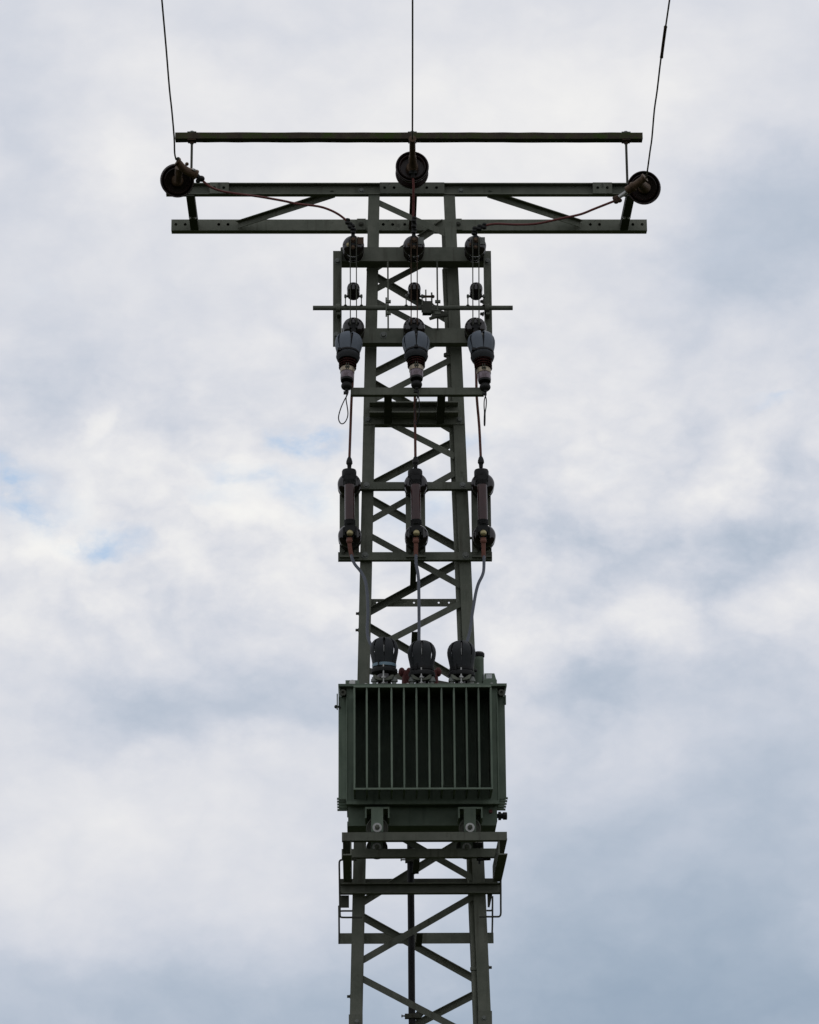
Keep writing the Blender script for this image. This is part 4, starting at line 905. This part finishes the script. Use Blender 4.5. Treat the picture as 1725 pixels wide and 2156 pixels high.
# ------------------------------------------------------------ transformer platform
YPf, YPr = -1.455, -.70
zb_ = P(Z7(220, 470), YPf).z
pf = thing('transformer_platform', 'dark steel platform frame carrying the transformer wheels', 'platform', (0, -.95, zb_))
beam('rail', Z7, 177, 1579, 275, 345, YPf, .06, pLb, 'steel', pf)
beam('rail', Z7, 175, 1500, 416, 488, YPr-.04, .055, pLb, 'steel', pf)
YE = PZ(Z7(222, 700), zb_).y; YE2 = PZ(Z7(1465, 700), zb_).y; YEE = (YE+YE2)/2
print('platform depth', YE, YE2, 'front leg y there', PF(Z7(300,750)).y)
zt_b = P(Z7(220, 333), YPf+.01).z
for xa, xb, s_ in ((184, 259, -1), (1506, 1582, 1)):
    a, b = P(Z7(xa, 400), YPf+.01).x, P(Z7(xb, 400), YPf+.01).x; w_ = b-a; web = b if s_ < 0 else a
    m_ = MB(); m_.box(min(web, web+.009*s_), max(web, web+.009*s_), YPf+.008, YEE, zb_+.0, zt_b)
    m_.box(min(web+.0092*s_, web+w_*s_), max(web+.0092*s_, web+w_*s_), YPf+.008, YEE, zb_, zb_+.009); m_.box(min(web+.0092*s_, web+w_*s_), max(web+.0092*s_, web+w_*s_), YPf+.008, YEE, zt_b-.009, zt_b)
    obj('side_beam', m_, 'steel', pf)
    # diagonal stay down to the tower
YLB = YEE - .075
b_ = beam('tower_beam', Z7, 161, 1527, 703, 793, YLB, .06, lambda h, d: pUf(h, d, .009), 'steel', pf)
beam('rear_tower_beam', Z7, 150, 1500, 670, 745, .53, .05, pL, 'steel_dark', pf)
beam('lower_rear_beam', Z7, 152, 1465, 1131, 1222, .55, .05, pL, 'steel', pf)
for (xa, xb, ya, yb) in ((166, 238, 812, 915),):
    a, b = P(Z7(xa, ya), YLB+.06), P(Z7(xb, yb), YLB+.06); obj('knee_plate', MB().box(a.x, b.x, YLB+.062, YLB+.075, b.z, a.z), 'steel_dark', pf)
a, b, c_ = P(Z7(1412, 800), YLB+.06), P(Z7(1455, 805), YLB+.06), P(Z7(1415, 912), YLB+.06)
obj('knee_plate', MB().add([a, b, c_+Vector((.014,0,0)), c_]+[q+Vector((0,.012,0)) for q in (a, b, c_+Vector((.014,0,0)), c_)], [(0,1,2,3),(4,5,6,7),(0,1,5,4),(1,2,6,5),(2,3,7,6),(3,0,4,7)]), 'steel_dark', pf)
# round-bar brackets at the two sides
def rodloop(pts, Y, r=.0068):
    return obj('rod_bracket', MB().tube([P(Z7(*q), Y) for q in pts], r, 10, 3), 'steel_dark', pf)
rodloop([(350,1000),(290,1000),(185,1000),(166,994),(161,975),(160,900),(158,760),(156,620),(155,545),(160,520),(178,511),(235,511),(300,511)], YLB-.004)
rodloop([(1345,995),(1400,994),(1495,994),(1516,990),(1526,968),(1526,900),(1526,800),(1525,640)], YLB-.004)
rodloop([(300,945),(180,945),(163,948),(153,935),(152,900),(153,1000),(154,1120),(154,1225)], .50)
rodloop([(1405,942),(1440,942),(1453,936),(1456,900),(1456,820),(1456,940),(1455,1050),(1453,1130)], .50)
# small hanging clamp under the right end
hm = MB().tube([P(Z7(1345,380), -.70), P(Z7(1345,545), -.70)], .008, 8, 1); hm.box(P(Z7(1325,0),-.7).x, P(Z7(1370,0),-.7).x, -.72, -.68, P(Z7(1340,515),-.7).z, P(Z7(1340,470),-.7).z); hm.tube([P(Z7(1320,510), -.70), P(Z7(1440,505), -.70)], .009, 8, 1); hm.cyl(P(Z7(1312,385), -.74), P(Z7(1372,385), -.74), .02, 8)
obj('hold_down_clamp', hm, 'black', pf)

# ------------------------------------------------------------ low-voltage cable in the middle of the tower
Yc = -.02
pts = [P(Z6(755,1250), Yc), P(Z7(757,230), Yc), P(Z7(762,700), Yc), P(Z7(766,1100), Yc), P(Z7(770,1700), Yc), P(Z7(773,1906), Yc), P(Z7(780,2300), Yc)]
pts.append(Vector((pts[-1].x+.03, Yc, .3)))
cb = thing('low_voltage_cable', 'thick black cable running down the centre of the tower below the transformer', 'cable', pts[-1])
obj('cable', MB().tube(pts, .0245, 18, 3), 'rubber', cb)
def cclamp(xl, xr, y, xs):
    a, b = P(Z7(xl, y), Yc-.03), P(Z7(xr, y), Yc-.03); m_ = MB().box(a.x, b.x, Yc-.034, Yc+.034, a.z-.015, a.z+.015); m_.cyl(Vector((P(Z7(xs,y),Yc).x, Yc-.02, a.z)), Vector((a.x+.01, Yc-.02, a.z)), .005, 8); m_.cyl(Vector((P(Z7(xs,y),Yc).x, Yc-.02, a.z)), Vector((P(Z7(xs,y),Yc).x+.008, Yc-.02, a.z)), .010, 6)
    obj('cable_clamp', m_, 'steel_dark', cb)
cclamp(715, 835, 508, 675); cclamp(712, 850, 1835, 682)
obj('cleat', MB().prism(P(Z7(800,1860),Yc), P(Z7(850,1800),Yc), pbox(.05,.03), FR), 'steel_dark', cb)

bpy.context.view_layer.update()
